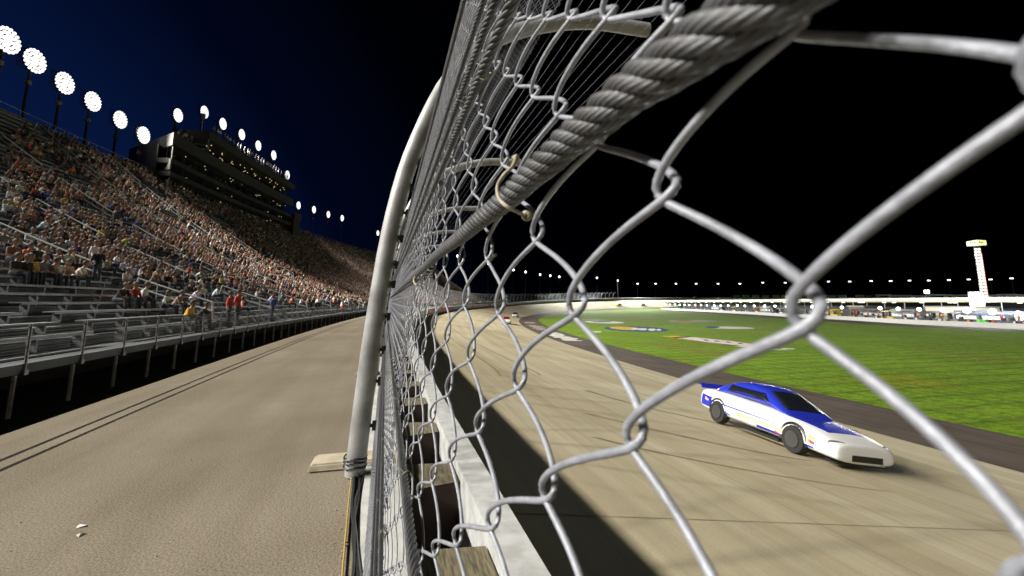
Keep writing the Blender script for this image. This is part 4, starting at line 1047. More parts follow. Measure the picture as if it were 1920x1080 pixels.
for (x, y, l) in ((153, 987, 'upper of two white paper scraps lying on the walkway'), (151, 1003, 'lower of two white paper scraps lying on the walkway')):
    p = at_z(x, y, -1.297); mb = MB(); a = random.uniform(0, 3)
    mb.add([(-.022, -.008, 0), (.018, -.012, .006), (.022, .009, .001), (-.016, .012, .008), (0, 0, .011)], [(0, 1, 4), (1, 2, 4), (2, 3, 4), (3, 0, 4)]); o = mb.build('paper_scrap', M['paper']); o.location = p; o.rotation_euler = (0, 0, a); tag(o, l, 'litter')
# pebbles along the joint by the wall
mb = MB()
for q in range(260):
    p = P(random.uniform(1.5, 9), random.choice([random.uniform(-.32, -.12), random.uniform(-3.2, -.3)]) if q % 3 else random.uniform(-.2, -.12), -1.297); r = random.uniform(.002, .006)
    mb.lathe(p, [(r * .8, 0), (r, r * .5), (r * .4, r)], 5)
tag(mb.build('gravel', M['pad']), 'loose grit scattered on the walkway asphalt', 'gravel', None, 'stuff')

# ------------------------------------------------------------------ cars
def car_meshes(style):
    """stock car: nose at -y... built along +x = forward, wheels on z = 0"""
    st = [(-2.52, .74, .34, .84), (-2.42, .90, .24, .93), (-1.9, .96, .20, .97), (-1.2, .97, .18, .96), (-.3, .97, .17, .93), (.7, .97, .17, .90), (1.5, .97, .17, .80), (2.1, .96, .15, .70), (2.44, .90, .14, .60), (2.52, .86, .15, .57), (2.56, .80, .17, .50)]
    V, F = [], []
    for x, hw, z0, z1 in st:
        h = z1 - z0
        sec = [(-hw * .96, z0), (-hw, z0 + h * .35), (-hw * .985, z0 + h * .72), (-hw * .90, z1 - .02), (-hw * .5, z1 + .025), (hw * .5, z1 + .025), (hw * .90, z1 - .02), (hw * .985, z0 + h * .72), (hw, z0 + h * .35), (hw * .96, z0)]
        V += [(x, y, z) for y, z in sec]
    n = 10
    for i in range(len(st) - 1):
        for j in range(n): F.append((i * n + j, i * n + (j + 1) % n, (i + 1) * n + (j + 1) % n, (i + 1) * n + j))
    F += [tuple(range(n))[::-1], tuple((len(st) - 1) * n + j for j in range(n))]
    return V, F
def stock_car(loc, rz, lab, body, roof, name='race_car', scale=1.0, detail=True, lights=False):
    root = empty(name, loc, rz, lab, 'race car', None)
    V, F = car_meshes(0); mb = MB(); mb.add(V, F); b = mb.build('body', body, root, True); sb = b.modifiers.new('smooth', 'SUBSURF'); sb.levels = sb.render_levels = 2 if detail else 1
    # cabin: one rounded shell with the glass laid over it
    cst = [(-1.98, .80, .70, .90, .955), (-1.55, .84, .70, .90, 1.20), (-1.05, .87, .66, .90, 1.44), (-.5, .88, .66, .90, 1.48), (.05, .88, .67, .90, 1.46), (.5, .87, .69, .88, 1.22), (.98, .82, .70, .84, .94), (1.12, .80, .70, .82, .87)]
    V2 = []; F2 = []
    for x, wb, wt, zb_, zt_ in cst:
        h = zt_ - zb_
        sec = [(-wb, zb_), (-(wb * .62 + wt * .38), zb_ + h * .5), (-wt, zb_ + h * .90), (-wt * .55, zt_), (wt * .55, zt_), (wt, zb_ + h * .90), (wb * .62 + wt * .38, zb_ + h * .5), (wb, zb_)]
        V2 += [(x, y, z) for y, z in sec]
    for i in range(len(cst) - 1):
        for j in range(8): F2.append((i * 8 + j, i * 8 + (j + 1) % 8, (i + 1) * 8 + (j + 1) % 8, (i + 1) * 8 + j))
    F2 += [tuple(range(8))[::-1], tuple((len(cst) - 1) * 8 + j for j in range(8))]
    mb = MB(); mb.add(V2, F2); cab = mb.build('roof', roof, root, True); sb = cab.modifiers.new('smooth', 'SUBSURF'); sb.levels = sb.render_levels = 2 if detail else 1
    def over(nm, fn, nu, nv, axis, m):
        v = [fn(i / nu, j / nv) for i in range(nu + 1) for j in range(nv + 1)]; k = nv + 1
        mb = MB(); mb.add(v, [(k * i + j, k * i + j + 1, k * i + j + k + 1, k * i + j + k) for i in range(nu) for j in range(nv)]); o = mb.build(nm, m, root, True)
        w_ = o.modifiers.new('wrap', 'SHRINKWRAP'); w_.target = cab; w_.wrap_method = 'PROJECT'; w_.offset = .008; w_.use_project_x = False; w_.use_project_y = axis == 'Y'; w_.use_project_z = axis == 'Z'; w_.use_negative_direction = True; w_.use_positive_direction = axis == 'Y'; w_.project_limit = 1.2
        t_ = o.modifiers.new('thick', 'SOLIDIFY'); t_.thickness = .006; return o
    over('windscreen', lambda u, v: (.20 + .70 * u, (v - .5) * (1.02 + .26 * u), 1.7), 10, 8, 'Z', M['dark_glass'])
    over('rear_window', lambda u, v: (-1.12 - .62 * u, (v - .5) * (.98 + .14 * u), 1.7), 8, 8, 'Z', M['dark_glass'])
    for s in (-1, 1):
        over('side_window', lambda u, v: (-1.22 + .08 * v + (1.78 - .42 * v) * u - .02 * v, s * 1.05, .98 + .29 * v), 12, 3, 'Y', M['dark_glass'])
    mb = MB(); mb.add([(-2.44, -.80, .92), (-2.44, .80, .92), (-2.56, .80, 1.08), (-2.56, -.80, 1.08), (-2.47, -.80, .92), (-2.47, .80, .92), (-2.59, .80, 1.08), (-2.59, -.80, 1.08)], [(0, 1, 2, 3), (7, 6, 5, 4), (0, 4, 5, 1), (1, 5, 6, 2), (2, 6, 7, 3), (3, 7, 4, 0)]); mb.build('spoiler', roof, root)
    mb = MB(); mb.box(2.1, 2.43, -.74, .74, .10, .135); mb.build('splitter', M['black_rubber'], root)
    for x in (-1.42, 1.42):
        for s in (-1, 1):
            mb = MB(); mb.lathe((x, s * .85, .34), [(.20, -.13), (.325, -.13), (.345, -.08), (.345, .08), (.325, .13), (.20, .13)], 20, 0, 'y'); w_ = mb.build('tyre', M['tyre'], root, True)
            mb = MB(); mb.lathe((x, s * .885, .34), [(.06, -.115), (.205, -.12), (.20, .12), (.06, .115)], 14, 0, 'y'); r_ = mb.build('rim', M['rim'], root, True)
    return root
# the blue and white car passing the camera, its nose toward the lower right
cn = 11.15; cs_ = 10.6
loc = P(cs_, cn, zt(cn) + .02); ph = float(head(cs_))
car = stock_car(loc, -R(90) - ph - R(3), 'white and blue stock car racing past on the concrete track', M['white_car'], M['blue_car'])
car.rotation_euler = (R(0), 0, -R(90) - ph - R(3))
car.rotation_euler.rotate_axis('X', -math.atan(.16))
body_o = [c for c in bpy.data.objects if c.parent == car and c.name.startswith('body')][0]
def wrap(o):
    m_ = o.modifiers.new('wrap', 'SHRINKWRAP'); m_.target = body_o; m_.wrap_method = 'NEAREST_SURFACEPOINT'; m_.wrap_mode = 'OUTSIDE_SURFACE'; m_.offset = .007
    t_ = o.modifiers.new('thick', 'SOLIDIFY'); t_.thickness = .005; return o
def side_stripe(nm, x0, x1, z0, z1, m, s=-1, dy=.986):
    k = 16; xs = np.linspace(x0, x1, k + 1); v = []
    for i, x in enumerate(xs):
        t = i / k
        for q in (0, .5, 1): v.append((x, s * 1.0, z0 - .02 * t + (z1 - z0 - .04 * t) * q))
    f = [(3 * i + q, 3 * i + q + 1, 3 * i + q + 4, 3 * i + q + 3) for i in range(k) for q in (0, 1)]
    mb = MB(); mb.add(v, f); return wrap(mb.build(nm, m, car))
for s in (-1, 1):
    side_stripe('blue_stripe', -2.3, 1.0, .60, .655, M['blue_car'], s); side_stripe('cream_stripe', -.6, 1.9, .42, .54, M['cream_stripe'], s); side_stripe('blue_stripe', .2, 2.0, .26, .38, M['blue_car'], s)
mb = MB(); mb.box(.98, 2.25, -.55, .55, .86, .87)
gx = np.linspace(1.0, 2.05, 9); mb2 = MB(); mb2.add([(x, (q - 3) / 3 * (.72 - .16 * i / 8), 1.2) for i, x in enumerate(gx) for q in range(7)], [(7 * i + q, 7 * i + q + 1, 7 * i + q + 8, 7 * i + q + 7) for i in range(8) for q in range(6)])
hp = mb2.build('bonnet_panel', M['blue_car'], car); wrap(hp); hp.modifiers['wrap'].wrap_method = 'PROJECT'; hp.modifiers['wrap'].use_project_z = True; hp.modifiers['wrap'].use_negative_direction = True; hp.modifiers['wrap'].use_positive_direction = False; hp.modifiers['wrap'].offset = .007
mb = MB(); mb.box(2.47, 2.56, -.45, .45, .22, .36); mb.build('grille', M['black_rubber'], car)
for s in (-1, 1):
    for x in (-1.42, 1.42):
        mb = MB(); mb.tube([(x + .385 * math.cos(t), s * .935, .35 + .385 * math.sin(t)) for t in np.linspace(-.25, math.pi + .25, 20)], .035, 6); mb.build('wheel_arch', M['black_rubber'], car, True)
    mb = MB(); mb.add([(2.30 + .05 * i, s * (.84 - .09 * i), .60 - q * .07) for i in range(4) for q in range(3)], [(3 * i + q, 3 * i + q + 1, 3 * i + q + 4, 3 * i + q + 3) for i in range(3) for q in range(2)]); wrap(mb.build('headlight_decal', M['alu_dull'], car))
    side_stripe('blue_stripe', -2.35, -1.75, .40, .80, M['blue_car'], s, .975)
    mb = MB(); mb.box(-.9, 1.0, s * .955 - .02, s * .955 + .02, .14, .21); mb.build('side_skirt', M['black_rubber'], car)
for s in (-1, 1):
    for k_, (x, z, c, w_) in enumerate(((1.95, .40, (.6, .05, .04), .16), (1.95, .52, (.6, .5, .05), .16), (.95, .30, (.5, .05, .05), .22), (-1.0, .34, (.05, .08, .4), .3), (-2.0, .60, (.7, .45, .1), .2))):
        d_ = side_stripe('decal', x - w_ / 2, x + w_ / 2, z, z + .10, M['trim'], s); d_.color = (*c, 1)
# two cars chasing each other into the bend, and two far ones
for x, y, c, rf, l in ((949, 606, (.75, .75, .75), (.5, .05, .05), 'white and red race car nearest of the pair far down the track'), (966, 594, (.7, .7, .72), (.03, .03, .04), 'white and black race car ahead of the pair far down the track'), (1160, 572, (.5, .55, .05), (.5, .5, .05), 'tiny yellow race car on the far bend'), (1205, 573, (.1, .6, .12), (.1, .6, .12), 'tiny bright green race car beside the start of the pit wall')):
    n = 9 if x < 1000 else 14
    if x < 1000:
        d_ = ray(x, y); t = np.linspace(20, 300, 1500); best = None
        for tt in t:
            qq = d_ * tt
            ss = np.interp(math.atan2(qq[0], qq[1]), [0], [0])
            # nearest s on the path
            i = int(np.argmin((_cx - qq[0]) ** 2 + (_cy - qq[1]) ** 2)); nn = (qq[0] - _cx[i]) * math.cos(_ph[i]) - (qq[1] - _cy[i]) * math.sin(_ph[i])
            if .8 < nn < 19.5 and qq[2] <= zt(nn) + float(elev(_sv[i], nn)): best = (_sv[i], nn); break
        s_, n = best if best else (120, 10)
    else: s_, _ = at_line(x, y, n, lo=150, hi=900)
    m1 = mat('race_car_body', c, .25); m2 = mat('race_car_roof', rf, .25)
    stock_car(P(s_, n, zt(n) + .02), -R(90) - float(head(s_)), l, m1, m2)

# ------------------------------------------------------------------ pit road and paddock
PITZ = -5.53
PITPX = [(1207, 579.2), (1300, 583.5), (1400, 589), (1500, 595.5), (1600, 601), (1700, 607.5), (1800, 612.5), (1920, 618), (1990, 622)]
pl = np.array([at_z(x, y, PITZ)[:2] for x, y in PITPX])
pl = smooth_curve(np.column_stack([pl, np.zeros(len(pl))]), 8)[:, :2]
pt = np.gradient(pl, axis=0); pt /= np.linalg.norm(pt, axis=1)[:, None]
pn = np.column_stack([-pt[:, 1], pt[:, 0]])
if (pn[20] @ pl[20]) < 0: pn = -pn          # pn points away from the camera
pL = np.concatenate([[0], np.cumsum(np.linalg.norm(np.diff(pl, axis=0), axis=1))])
def Q(u, off, z):
    """u metres along the pit wall from its far left end, off metres behind it"""
    u = np.asarray(u, float); x = np.interp(u, pL, pl[:, 0]) + np.interp(u, pL, pn[:, 0]) * off; y = np.interp(u, pL, pl[:, 1]) + np.interp(u, pL, pn[:, 1]) * off
    return np.stack([x, y, np.broadcast_to(np.asarray(z, float), x.shape)], -1)
def u_at(px, off=0.0):
    d = ray(px, 580); az = math.atan2(d[0], d[1]); uu = np.linspace(0, pL[-1], 1500); q = Q(uu, off, 0); return uu[int(np.argmin(np.abs(np.arctan2(q[:, 0], q[:, 1]) - az)))]
def q_rz(u): 
    a = Q(np.array([u]), 0, 0)[0]; b = Q(np.array([u + .5]), 0, 0)[0]; return math.atan2(b[1] - a[1], b[0] - a[0])
def qsheet(name, offs, z, m):
    uu = np.linspace(0, pL[-1], 60); v = np.stack([Q(uu, o, z) for o in offs], 1).reshape(-1, 3); k = len(offs)
    i = np.arange(59)[:, None] * k + np.arange(k - 1)[None]; f = np.stack([i, i + 1, i + k + 1, i + k], -1).reshape(-1, 4)
    o = np_mesh(name, v, f, m); uv = o.data.uv_layers.new(name='UVMap'); U, O = np.meshgrid(uu, offs, indexing='ij'); idx = f.ravel()
    uv.data.foreach_set('uv', np.stack([U.ravel()[idx], O.ravel()[idx]], 1).astype(np.float32).ravel()); o['kind'] = 'structure'; return o
qsheet('pit_road', [-11.5, -6, 0], PITZ + .012, M['apron'])
qsheet('paddock_ground', [0, 15, 34], PITZ + .016, M['apron'])
uu = np.linspace(0, pL[-1], 60)
mb = MB(); v = np.stack([Q(uu, 0, PITZ), Q(uu, .35, PITZ), Q(uu, .35, PITZ + 1.15), Q(uu, 0, PITZ + 1.15)], 1).reshape(-1, 3)
mb.add(v, [(4 * i + j, 4 * i + (j + 1) % 4, 4 * i + 4 + (j + 1) % 4, 4 * i + 4 + j) for i in range(59) for j in range(4)] + [(3, 2, 1, 0), tuple(236 + j for j in range(4))])
tag(mb.build('pit_wall', M['white_paint']), 'long low white pit wall between the infield grass and the paddock', 'wall')
# globe lamps on stands over the pit stalls
globe_px = [(1248, 571), (1257, 571), (1266, 571), (1275, 571.5), (1284, 571.5), (1293, 572), (1304, 572), (1315, 572), (1326, 572.5), (1340, 573), (1352, 573), (1366, 573), (1383, 573), (1397, 573.5), (1415, 573.5), (1434, 574), (1454, 574), (1475, 574.5), (1523, 575.5), (1551, 576), (1579, 576.5), (1650, 578), (1684, 579), (1723, 580), (1767, 581), (1813, 583), (1860, 585), (1910, 590)]
for i, (x, y) in enumerate(globe_px):
    big = x > 1800; off = 3.5 if not big else 2.2; u = u_at(x, off); p = Q(np.array([u]), off, PITZ)[0]; r_ = math.hypot(p[0], p[1]); d = ray(x, y); zl = r_ * d[2] / math.hypot(d[0], d[1])
    rad = .5 if not big else .68
    root = empty('lamp_stand', p, 0, (f'{ordn[i]} white globe lamp from the left along the pit stalls' if i < 20 else f'{ordn[i-20]} lamp stand of the bright right end of the pit stalls' if not big else ('brightest white lamp stand ' + ['behind the green cart', 'right of the lit screen', 'at the right edge of the paddock'][i - 25])), 'lamp', 'globe lamps over the pit stalls')
    h = zl - PITZ
    mb = MB(); mb.tube([(0, 0, 0), (0, 0, h)], .06, 6); mb.build('stand', M['post'], root)
    mb = MB(); mb.lathe((0, 0, h), [(.25 * rad, -1.0 * rad), (.85 * rad, -.6 * rad), (rad, 0), (.85 * rad, .6 * rad), (.25 * rad, 1.0 * rad)], 10); mb.build('globe', M['lamp'] if big else M['globe'], root, True)
    if i % 3 == 0 or big:
        l = bpy.data.lights.new('globe_light', 'POINT'); l.energy = 700 if not big else 2500; l.color = (.92, 1, .96); l.shadow_soft_size = rad
        lo = bpy.data.objects.new('globe_light', l); COL.objects.link(lo); lo.location = (p[0], p[1], zl + rad + .4) 
# pit stalls: tool carts, awnings, crew
def q_box(mb, w, d_, h, z=0, x=0, y=0): mb.box(x - w / 2, x + w / 2, y - d_ / 2, y + d_ / 2, z, z + h)
def pit_cart(x, off, col, lab, w=2.6, h=1.5, canopy=True):
    u = u_at(x, off); p = Q(np.array([u]), off, PITZ + .02)[0]; root = empty('pit_cart', p, q_rz(u), lab, 'pit cart', 'carts in the pit stalls')
    mb = MB(); q_box(mb, w, 1.2, h - .35, .35); b = mb.build('cabinet', M['trim'], root, False, .05); b.color = (*col, 1)
    mb = MB()
    for k in range(3): q_box(mb, w * .9, .02, .04, .55 + k * .3, 0, -.615)
    mb.build('drawer_line', M['dark_metal'], root)
    for sx in (-1, 1):
        for sy in (-1, 1): mb = MB(); mb.lathe((sx * w * .38, sy * .45, .18), [(.08, -.06), (.18, -.05), (.18, .05), (.08, .06)], 10, 0, 'y'); mb.build('wheel', M['tyre'], root)
    if canopy:
        mb = MB()
        for sx in (-1, 1): mb.tube([(sx * w * .46, .4, h), (sx * w * .46, .4, h + 1.5)], .04, 5)
        mb.build('canopy_post', M['rail'], root); mb = MB(); mb.add([(-w * .6, -1.3, h + 1.35), (w * .6, -1.3, h + 1.35), (w * .6, .9, h + 1.6), (-w * .6, .9, h + 1.6), (-w * .6, -1.3, h + 1.45), (w * .6, -1.3, h + 1.45), (w * .6, .9, h + 1.72), (-w * .6, .9, h + 1.72)], [(3, 2, 1, 0), (4, 5, 6, 7), (0, 1, 5, 4), (1, 2, 6, 5), (2, 3, 7, 6), (3, 0, 4, 7)]); c = mb.build('canopy', M['trim'], root); c.color = (*col, 1)
        mb = MB(); q_box(mb, .5, .5, .7, h, -w * .2, 0); mb.build('seat', M['dark_metal'], root)
    return root
Y_, O_, B_, G_ = (.65, .50, .02), (.70, .22, .03), (.03, .03, .035), (.10, .62, .06)
cl = [(1258, B_), (1272, G_), (1290, B_), (1308, (.4, .05, .04)), (1330, B_), (1355, (.5, .5, .5)), (1378, Y_), (1404, B_), (1421, O_), (1446, B_), (1466, (.6, .6, .6)), (1512, B_), (1538, (.4, .36, .05)), (1566, Y_), (1598, B_), (1617, (.12, .10, .09)), (1638, B_), (1668, (.5, .42, .06)), (1698, (.1, .12, .15)), (1735, B_), (1752, (.12, .12, .14)), (1785, (.16, .17, .2)), (1806, B_), (1842, B_), (1884, (.08, .09, .15)), (1900, B_)]
for i, (x, c) in enumerate(cl):
    nm = {Y_: 'bright yellow', O_: 'orange', B_: 'black', G_: 'green'}.get(c, 'grey' if max(c) - min(c) < .06 else 'dull coloured')
    pit_cart(x, 2.2 + (i % 3) * .5, c, f'{nm} tool cart with canopy, ' + (f'{ordn[i]} from the left in the pit stalls' if i < 20 else f'{ordn[len(cl) - 1 - i]} from the right end of the pit stalls'))
pit_cart(1839, 1.4, G_, 'bright green cart standing just behind the white pit wall near the screen', 1.5, 1.75, False)
cols = {'orange': (.70, .20, .04), 'white': (.72, .72, .72), 'red': (.6, .06, .04), 'black': (.03, .03, .03), 'yellow': (.65, .5, .05), 'blue': (.05, .1, .4)}
crew_x = [(1266, 'white'), (1283, 'black'), (1301, 'orange'), (1321, 'white'), (1338, 'red'), (1362, 'orange'), (1390, 'orange'), (1398, 'white'), (1413, 'orange'), (1428, 'orange'), (1440, 'black'), (1452, 'red'), (1462, 'white'), (1474, 'orange'), (1522, 'black'), (1548, 'red'), (1553, 'orange'), (1574, 'yellow'), (1578, 'yellow'), (1600, 'red'), (1605, 'red'), (1612, 'blue'), (1626, 'red'), (1641, 'white'), (1646, 'orange'), (1652, 'orange'), (1659, 'red'), (1672, 'yellow'), (1690, 'red'), (1696, 'white'), (1720, 'orange'), (1715, 'white'), (1738, 'white'), (1759, 'white'), (1764, 'orange'), (1776, 'black'), (1798, 'white'), (1812, 'orange'), (1835, 'black'), (1858, 'red'), (1876, 'red'), (1896, 'white'), (1907, 'orange'), (1916, 'orange')]
for i, (x, c) in enumerate(crew_x):
    off = .9 + (i * 37 % 10) * .12; u = u_at(x, off); p = Q(np.array([u]), off, PITZ + .02 if i % 2 else PITZ + .55)[0]
    if not i % 2: 
        p = Q(np.array([u_at(x, .17)]), .17, PITZ + 1.152)[0]
    o = link_mesh('person', STANDS[i % 2]); o.location = p; o.scale = (1.05,) * 3; o.rotation_euler = (0, 0, q_rz(u) + R(90 if i % 3 else -60)); o.color = (*cols[c], 1)
    tag(o, f'crew member in {c} standing ' + ('on the white pit wall' if not i % 2 else 'behind the white pit wall') + ', ' + (f'{ordn[i]} from the left' if i < 20 else f'{ordn[len(crew_x) - 1 - i]} from the right' if len(crew_x) - 1 - i < 20 else ['twenty-first from the left', 'twenty-second from the left', 'twenty-second from the right', 'twenty-first from the right'][i - 20]), 'person', 'pit crew along the pit wall')
# brick pit building and cream garage in the paddock
def shed(x0, x1, off, depth, h, m, lab, name='paddock_building', win=0):
    u0, u1 = u_at(x0, off), u_at(x1, off); p = Q(np.array([(u0 + u1) / 2]), off + depth / 2, PITZ + .02)[0]; w = abs(u1 - u0); root = empty(name, p, q_rz((u0 + u1) / 2), lab, 'building')
    mb = MB(); q_box(mb, w, depth, h); mb.build('wall', m, root)
    mb = MB(); q_box(mb, w + .5, depth + .6, .25, h + .003); mb.build('roof', M['rail'], root)
    sy = -1
    if (Matrix.Rotation(root.rotation_euler.z, 3, 'Z') @ Vector((0, -1, 0))).dot(Vector((-p[0], -p[1], 0))) < 0: sy = 1
    for k in range(win):
        mb = MB(); q_box(mb, w / (win + 1) * .55, .06, h * .34, h * .38, -w / 2 + w * (k + 1) / (win + 1), sy * (depth / 2 + .031)); mb.build('window', M['globe'] if k == win - 2 else M['dark_glass'], root)
    mb = MB(); q_box(mb, 1.2, .06, 2.1, 0, w * .38, sy * (depth / 2 + .031)); mb.build('door', M['dark_metal'], root)
    return root
M['brick'] = mat('brown_brick', (.20, .13, .09), .85, 0, .3, 4)
M['cream'] = mat('cream_wall', (.55, .52, .40), .7, 0, .12, 2)
shed(1592, 1621, 9, 5, 4.0, M['brick'], 'brown brick hut among the pit stalls', win=1)
shed(1747, 1818, 9, 6, 4.2, M['cream'], 'cream walled garage with lit windows left of the bright screen', win=5)
# long open fronted garage behind the stalls
gar = empty('pit_garage', Q(np.array([pL[-1] * .6]), 17, PITZ)[0], 0, 'long open fronted pit garage with a white roof edge behind the stalls', 'building')
ug = np.linspace(2, pL[-1], 40)
def qbar(name, o0, o1, z0, z1, m, root=gar, uu=ug):
    v = np.stack([Q(uu, o0, PITZ + z0), Q(uu, o1, PITZ + z0), Q(uu, o1, PITZ + z1), Q(uu, o0, PITZ + z1)], 1).reshape(-1, 3); k = len(uu) - 1
    mb = MB(); mb.add(v, [(4 * i + j, 4 * i + (j + 1) % 4, 4 * i + 4 + (j + 1) % 4, 4 * i + 4 + j) for i in range(k) for j in range(4)] + [(3, 2, 1, 0), tuple(4 * k + j for j in range(4))])
    return child(mb.build(name, m), root)
M['fascia'] = mat('white_roof_fascia', (.80, .80, .74), .6, 0, .08, 1); M['soffit'] = mat('cream_roof_edge', (.50, .46, .30), .7, 0, .15, 1)
qbar('roof', 13.0, 22.0, 6.25, 6.5, M['wall_dark']); qbar('fascia', 12.9, 12.99, 6.0, 6.62, M['fascia']); qbar('soffit', 13.05, 13.2, 5.45, 6.0, M['soffit']); qbar('back_wall', 21.5, 21.9, 0, 6.24, M['wall_dark'])
for u_ in np.arange(6, pL[-1], 6.0):
    p = Q(np.array([u_]), 13.3, PITZ)[0]; mb = MB(); mb.tube([p, p + np.array([0, 0, 5.4])], .12, 5); child(mb.build('post', M['rail']), gar)
    p = Q(np.array([u_ + 2]), 14.2 + (u_ * 7 % 5), PITZ + 5.35)[0]; mb = MB(); mb.lathe(p, [(.15, -.12), (.5, -.08), (.5, .06), (.2, .12)], 8); child(mb.build('ceiling_lamp', M['globe']), gar)
fl = []
for u_ in np.arange(8, pL[-1], 24.0):   # point lights without fixtures that light the white roof edge
    l = bpy.data.lights.new('roof_edge_light', 'POINT'); l.energy = 260; l.shadow_soft_size = .3; l.color = (1, .98, .85); lo = bpy.data.objects.new('roof_edge_light', l); COL.objects.link(lo); lo.location = Q(np.array([u_]), 10.5, PITZ + 5.0)[0]
# transporters parked in the paddock
def hauler(x, off, c, lab, L=9.0):
    u = u_at(x, off); p = Q(np.array([u]), off, PITZ + .02)[0]; root = empty('transporter', p, q_rz(u), lab, 'truck', 'transporters in the paddock')
    mb = MB(); mb.box(-L / 2, L / 2, -1.25, 1.25, .8, 3.5); b = mb.build('body', M['trim'], root, False, .06); b.color = (*c, 1)
    mb = MB(); mb.add([(L / 2 + .3, -1.2, .5), (L / 2 + 2.6, -1.2, .5), (L / 2 + 2.6, 1.2, .5), (L / 2 + .3, 1.2, .5), (L / 2 + .3, -1.2, 2.9), (L / 2 + 1.5, -1.15, 2.9), (L / 2 + 1.5, 1.15, 2.9), (L / 2 + .3, 1.2, 2.9)], [(3, 2, 1, 0), (4, 5, 6, 7), (0, 1, 5, 4), (1, 2, 6, 5), (2, 3, 7, 6), (3, 0, 4, 7)]); b = mb.build('cab', M['trim'], root, False, .05); b.color = (*c, 1)
    for xx in (-L * .35, -L * .22, L / 2 + 1.9):
        for s in (-1, 1): mb = MB(); mb.lathe((xx, s * 1.1, .5), [(.2, -.14), (.5, -.14), (.5, .14), (.2, .14)], 12, 0, 'y'); mb.build('wheel', M['tyre'], root)
    mb = MB(); mb.box(-L * .45, L * .45, -1.262, -1.256, 1.6, 2.3); mb.box(-L * .45, L * .45, 1.256, 1.262, 1.6, 2.3); b = mb.build('side_stripe', M['white_car'], root)
for i, (x, c, l) in enumerate(((1440, (.06, .06, .07), 'dark transporter parked behind the orange cart'), (1545, (.25, .2, .02), 'dull yellow transporter behind the bright yellow cart'), (1640, (.03, .03, .05), 'black transporter right of the brick hut'), (1700, (.1, .1, .12), 'dark grey transporter left of the cream garage'), (1838, (.05, .05, .06), 'black transporter behind the green cart'), (1885, (.08, .10, .2), 'dark blue transporter between the two brightest lamp stands'), (1345, (.04, .05, .05), 'dark transporter near the far left of the pit stalls'))):
    hauler(x, 7.5, c, l)

# scoring pylon: two stacks of lit number cells under a yellow sign
R_T = 168.0
tb = at_dist(1851, 590, R_T); tt = at_dist(1840, 450, R_T); az_t = math.atan2(tb[0], tb[1])
tb[2] = PITZ
pyl = empty('scoring_pylon', tb, -az_t + R(12), 'tall lit scoring pylon with a yellow sign on top', 'scoring tower')
TH = tt[2] - PITZ
z0_, z1_ = at_dist(1851, 563, R_T)[2] - PITZ, at_dist(1842, 464, R_T)[2] - PITZ
mb = MB(); mb.box(-.45, .45, .22, .7, 0, TH - 1); mb.build('column', M['dark_metal'], pyl)
mb = MB(); mb.box(-.62, .62, .02, .2, z0_, z1_); mb.build('cabinet', M['dark_metal'], pyl)
nrow = 18; hz_ = (z1_ - z0_) / nrow
for r_ in range(nrow):
    for sx, w_ in ((-.30, .53), (.32, .50)):
        mb = MB(); jx = random.uniform(-.1, .06) if sx < 0 else 0
        mb.box(sx - w_ / 2 + (jx if r_ % 2 else 0), sx + w_ / 2, -.06, .018, z0_ + hz_ * (r_ + .14), z0_ + hz_ * (r_ + .82)); mb.build('number_cell', M['numbers'], pyl)
mb = MB(); mb.box(.625, .70, -.04, .1, z0_ - .5, z1_ - 1.5); mb.build('edge_light', M['number_edge'], pyl)
sw = 1.75; zs0, zs1 = at_dist(1840, 460, R_T)[2] - PITZ, TH
mb = MB(); mb.add([(-sw, -.5, zs0), (0, -1.3, zs0 - .15), (sw, -.5, zs0), (-sw, -.5, zs1 - .2), (0, -1.3, zs1), (sw, -.5, zs1 - .2), (-sw, .4, zs0), (sw, .4, zs0), (-sw, .4, zs1 - .2), (sw, .4, zs1 - .2)], [(0, 1, 4, 3), (1, 2, 5, 4), (2, 7, 9, 5), (6, 0, 3, 8), (7, 6, 8, 9), (3, 4, 5, 9, 8), (0, 6, 7, 2, 1)]); sg = mb.build('top_sign', M['yellow_sign'], pyl)
mb = MB(); 
for xx in (-1.25, .3):
    f_ = lambda x: -.5 - .8 * (1 - abs(x) / sw) - .03
    for k in range(3): a = xx + k * .3; mb.hexa([(a, f_(a), zs0 + .55), (a + .2, f_(a + .2), zs0 + .55), (a + .2, f_(a + .2) + .02, zs0 + .55), (a, f_(a) + .02, zs0 + .55), (a, f_(a), zs0 + .85 + .4 * (k == 0)), (a + .2, f_(a + .2), zs0 + .85), (a + .2, f_(a + .2) + .02, zs0 + .85), (a, f_(a) + .02, zs0 + .85 + .4 * (k == 0))])
s2 = mb.build('sign_lettering', M['sign_ink'], sg); s2.parent = sg
# big lit screen
sc_ = at_dist(1831, 560, 152); scr = empty('video_screen', (sc_[0], sc_[1], PITZ), -math.atan2(sc_[0], sc_[1]), 'bright white video screen at the foot of the scoring pylon', 'screen')
za_, zb_ = at_dist(1831, 574, 152)[2] - PITZ, at_dist(1831, 548, 152)[2] - PITZ; hw = 152 / FPX * 13 * .45
mb = MB(); mb.box(-hw - .2, hw + .2, .02, .5, za_ - .15, zb_ + .2); mb.build('frame', M['dark_metal'], scr); mb = MB(); mb.box(-hw, hw, -.04, .015, za_, zb_); mb.build('panel', M['screen'], scr)
for sx in (-1, 1): mb = MB(); mb.tube([(sx * hw * .7, .26, 0), (sx * hw * .7, .26, za_ - .16)], .14, 6); mb.build('leg', M['post'], scr)
l = bpy.data.lights.new('screen_light', 'AREA'); l.energy = 900; l.size = 3; lo = bpy.data.objects.new('screen_light', l); COL.objects.link(lo); lo.parent = scr; lo.location = (0, -.4, (za_ + zb_) / 2); lo.rotation_euler = (R(90), 0, 0)

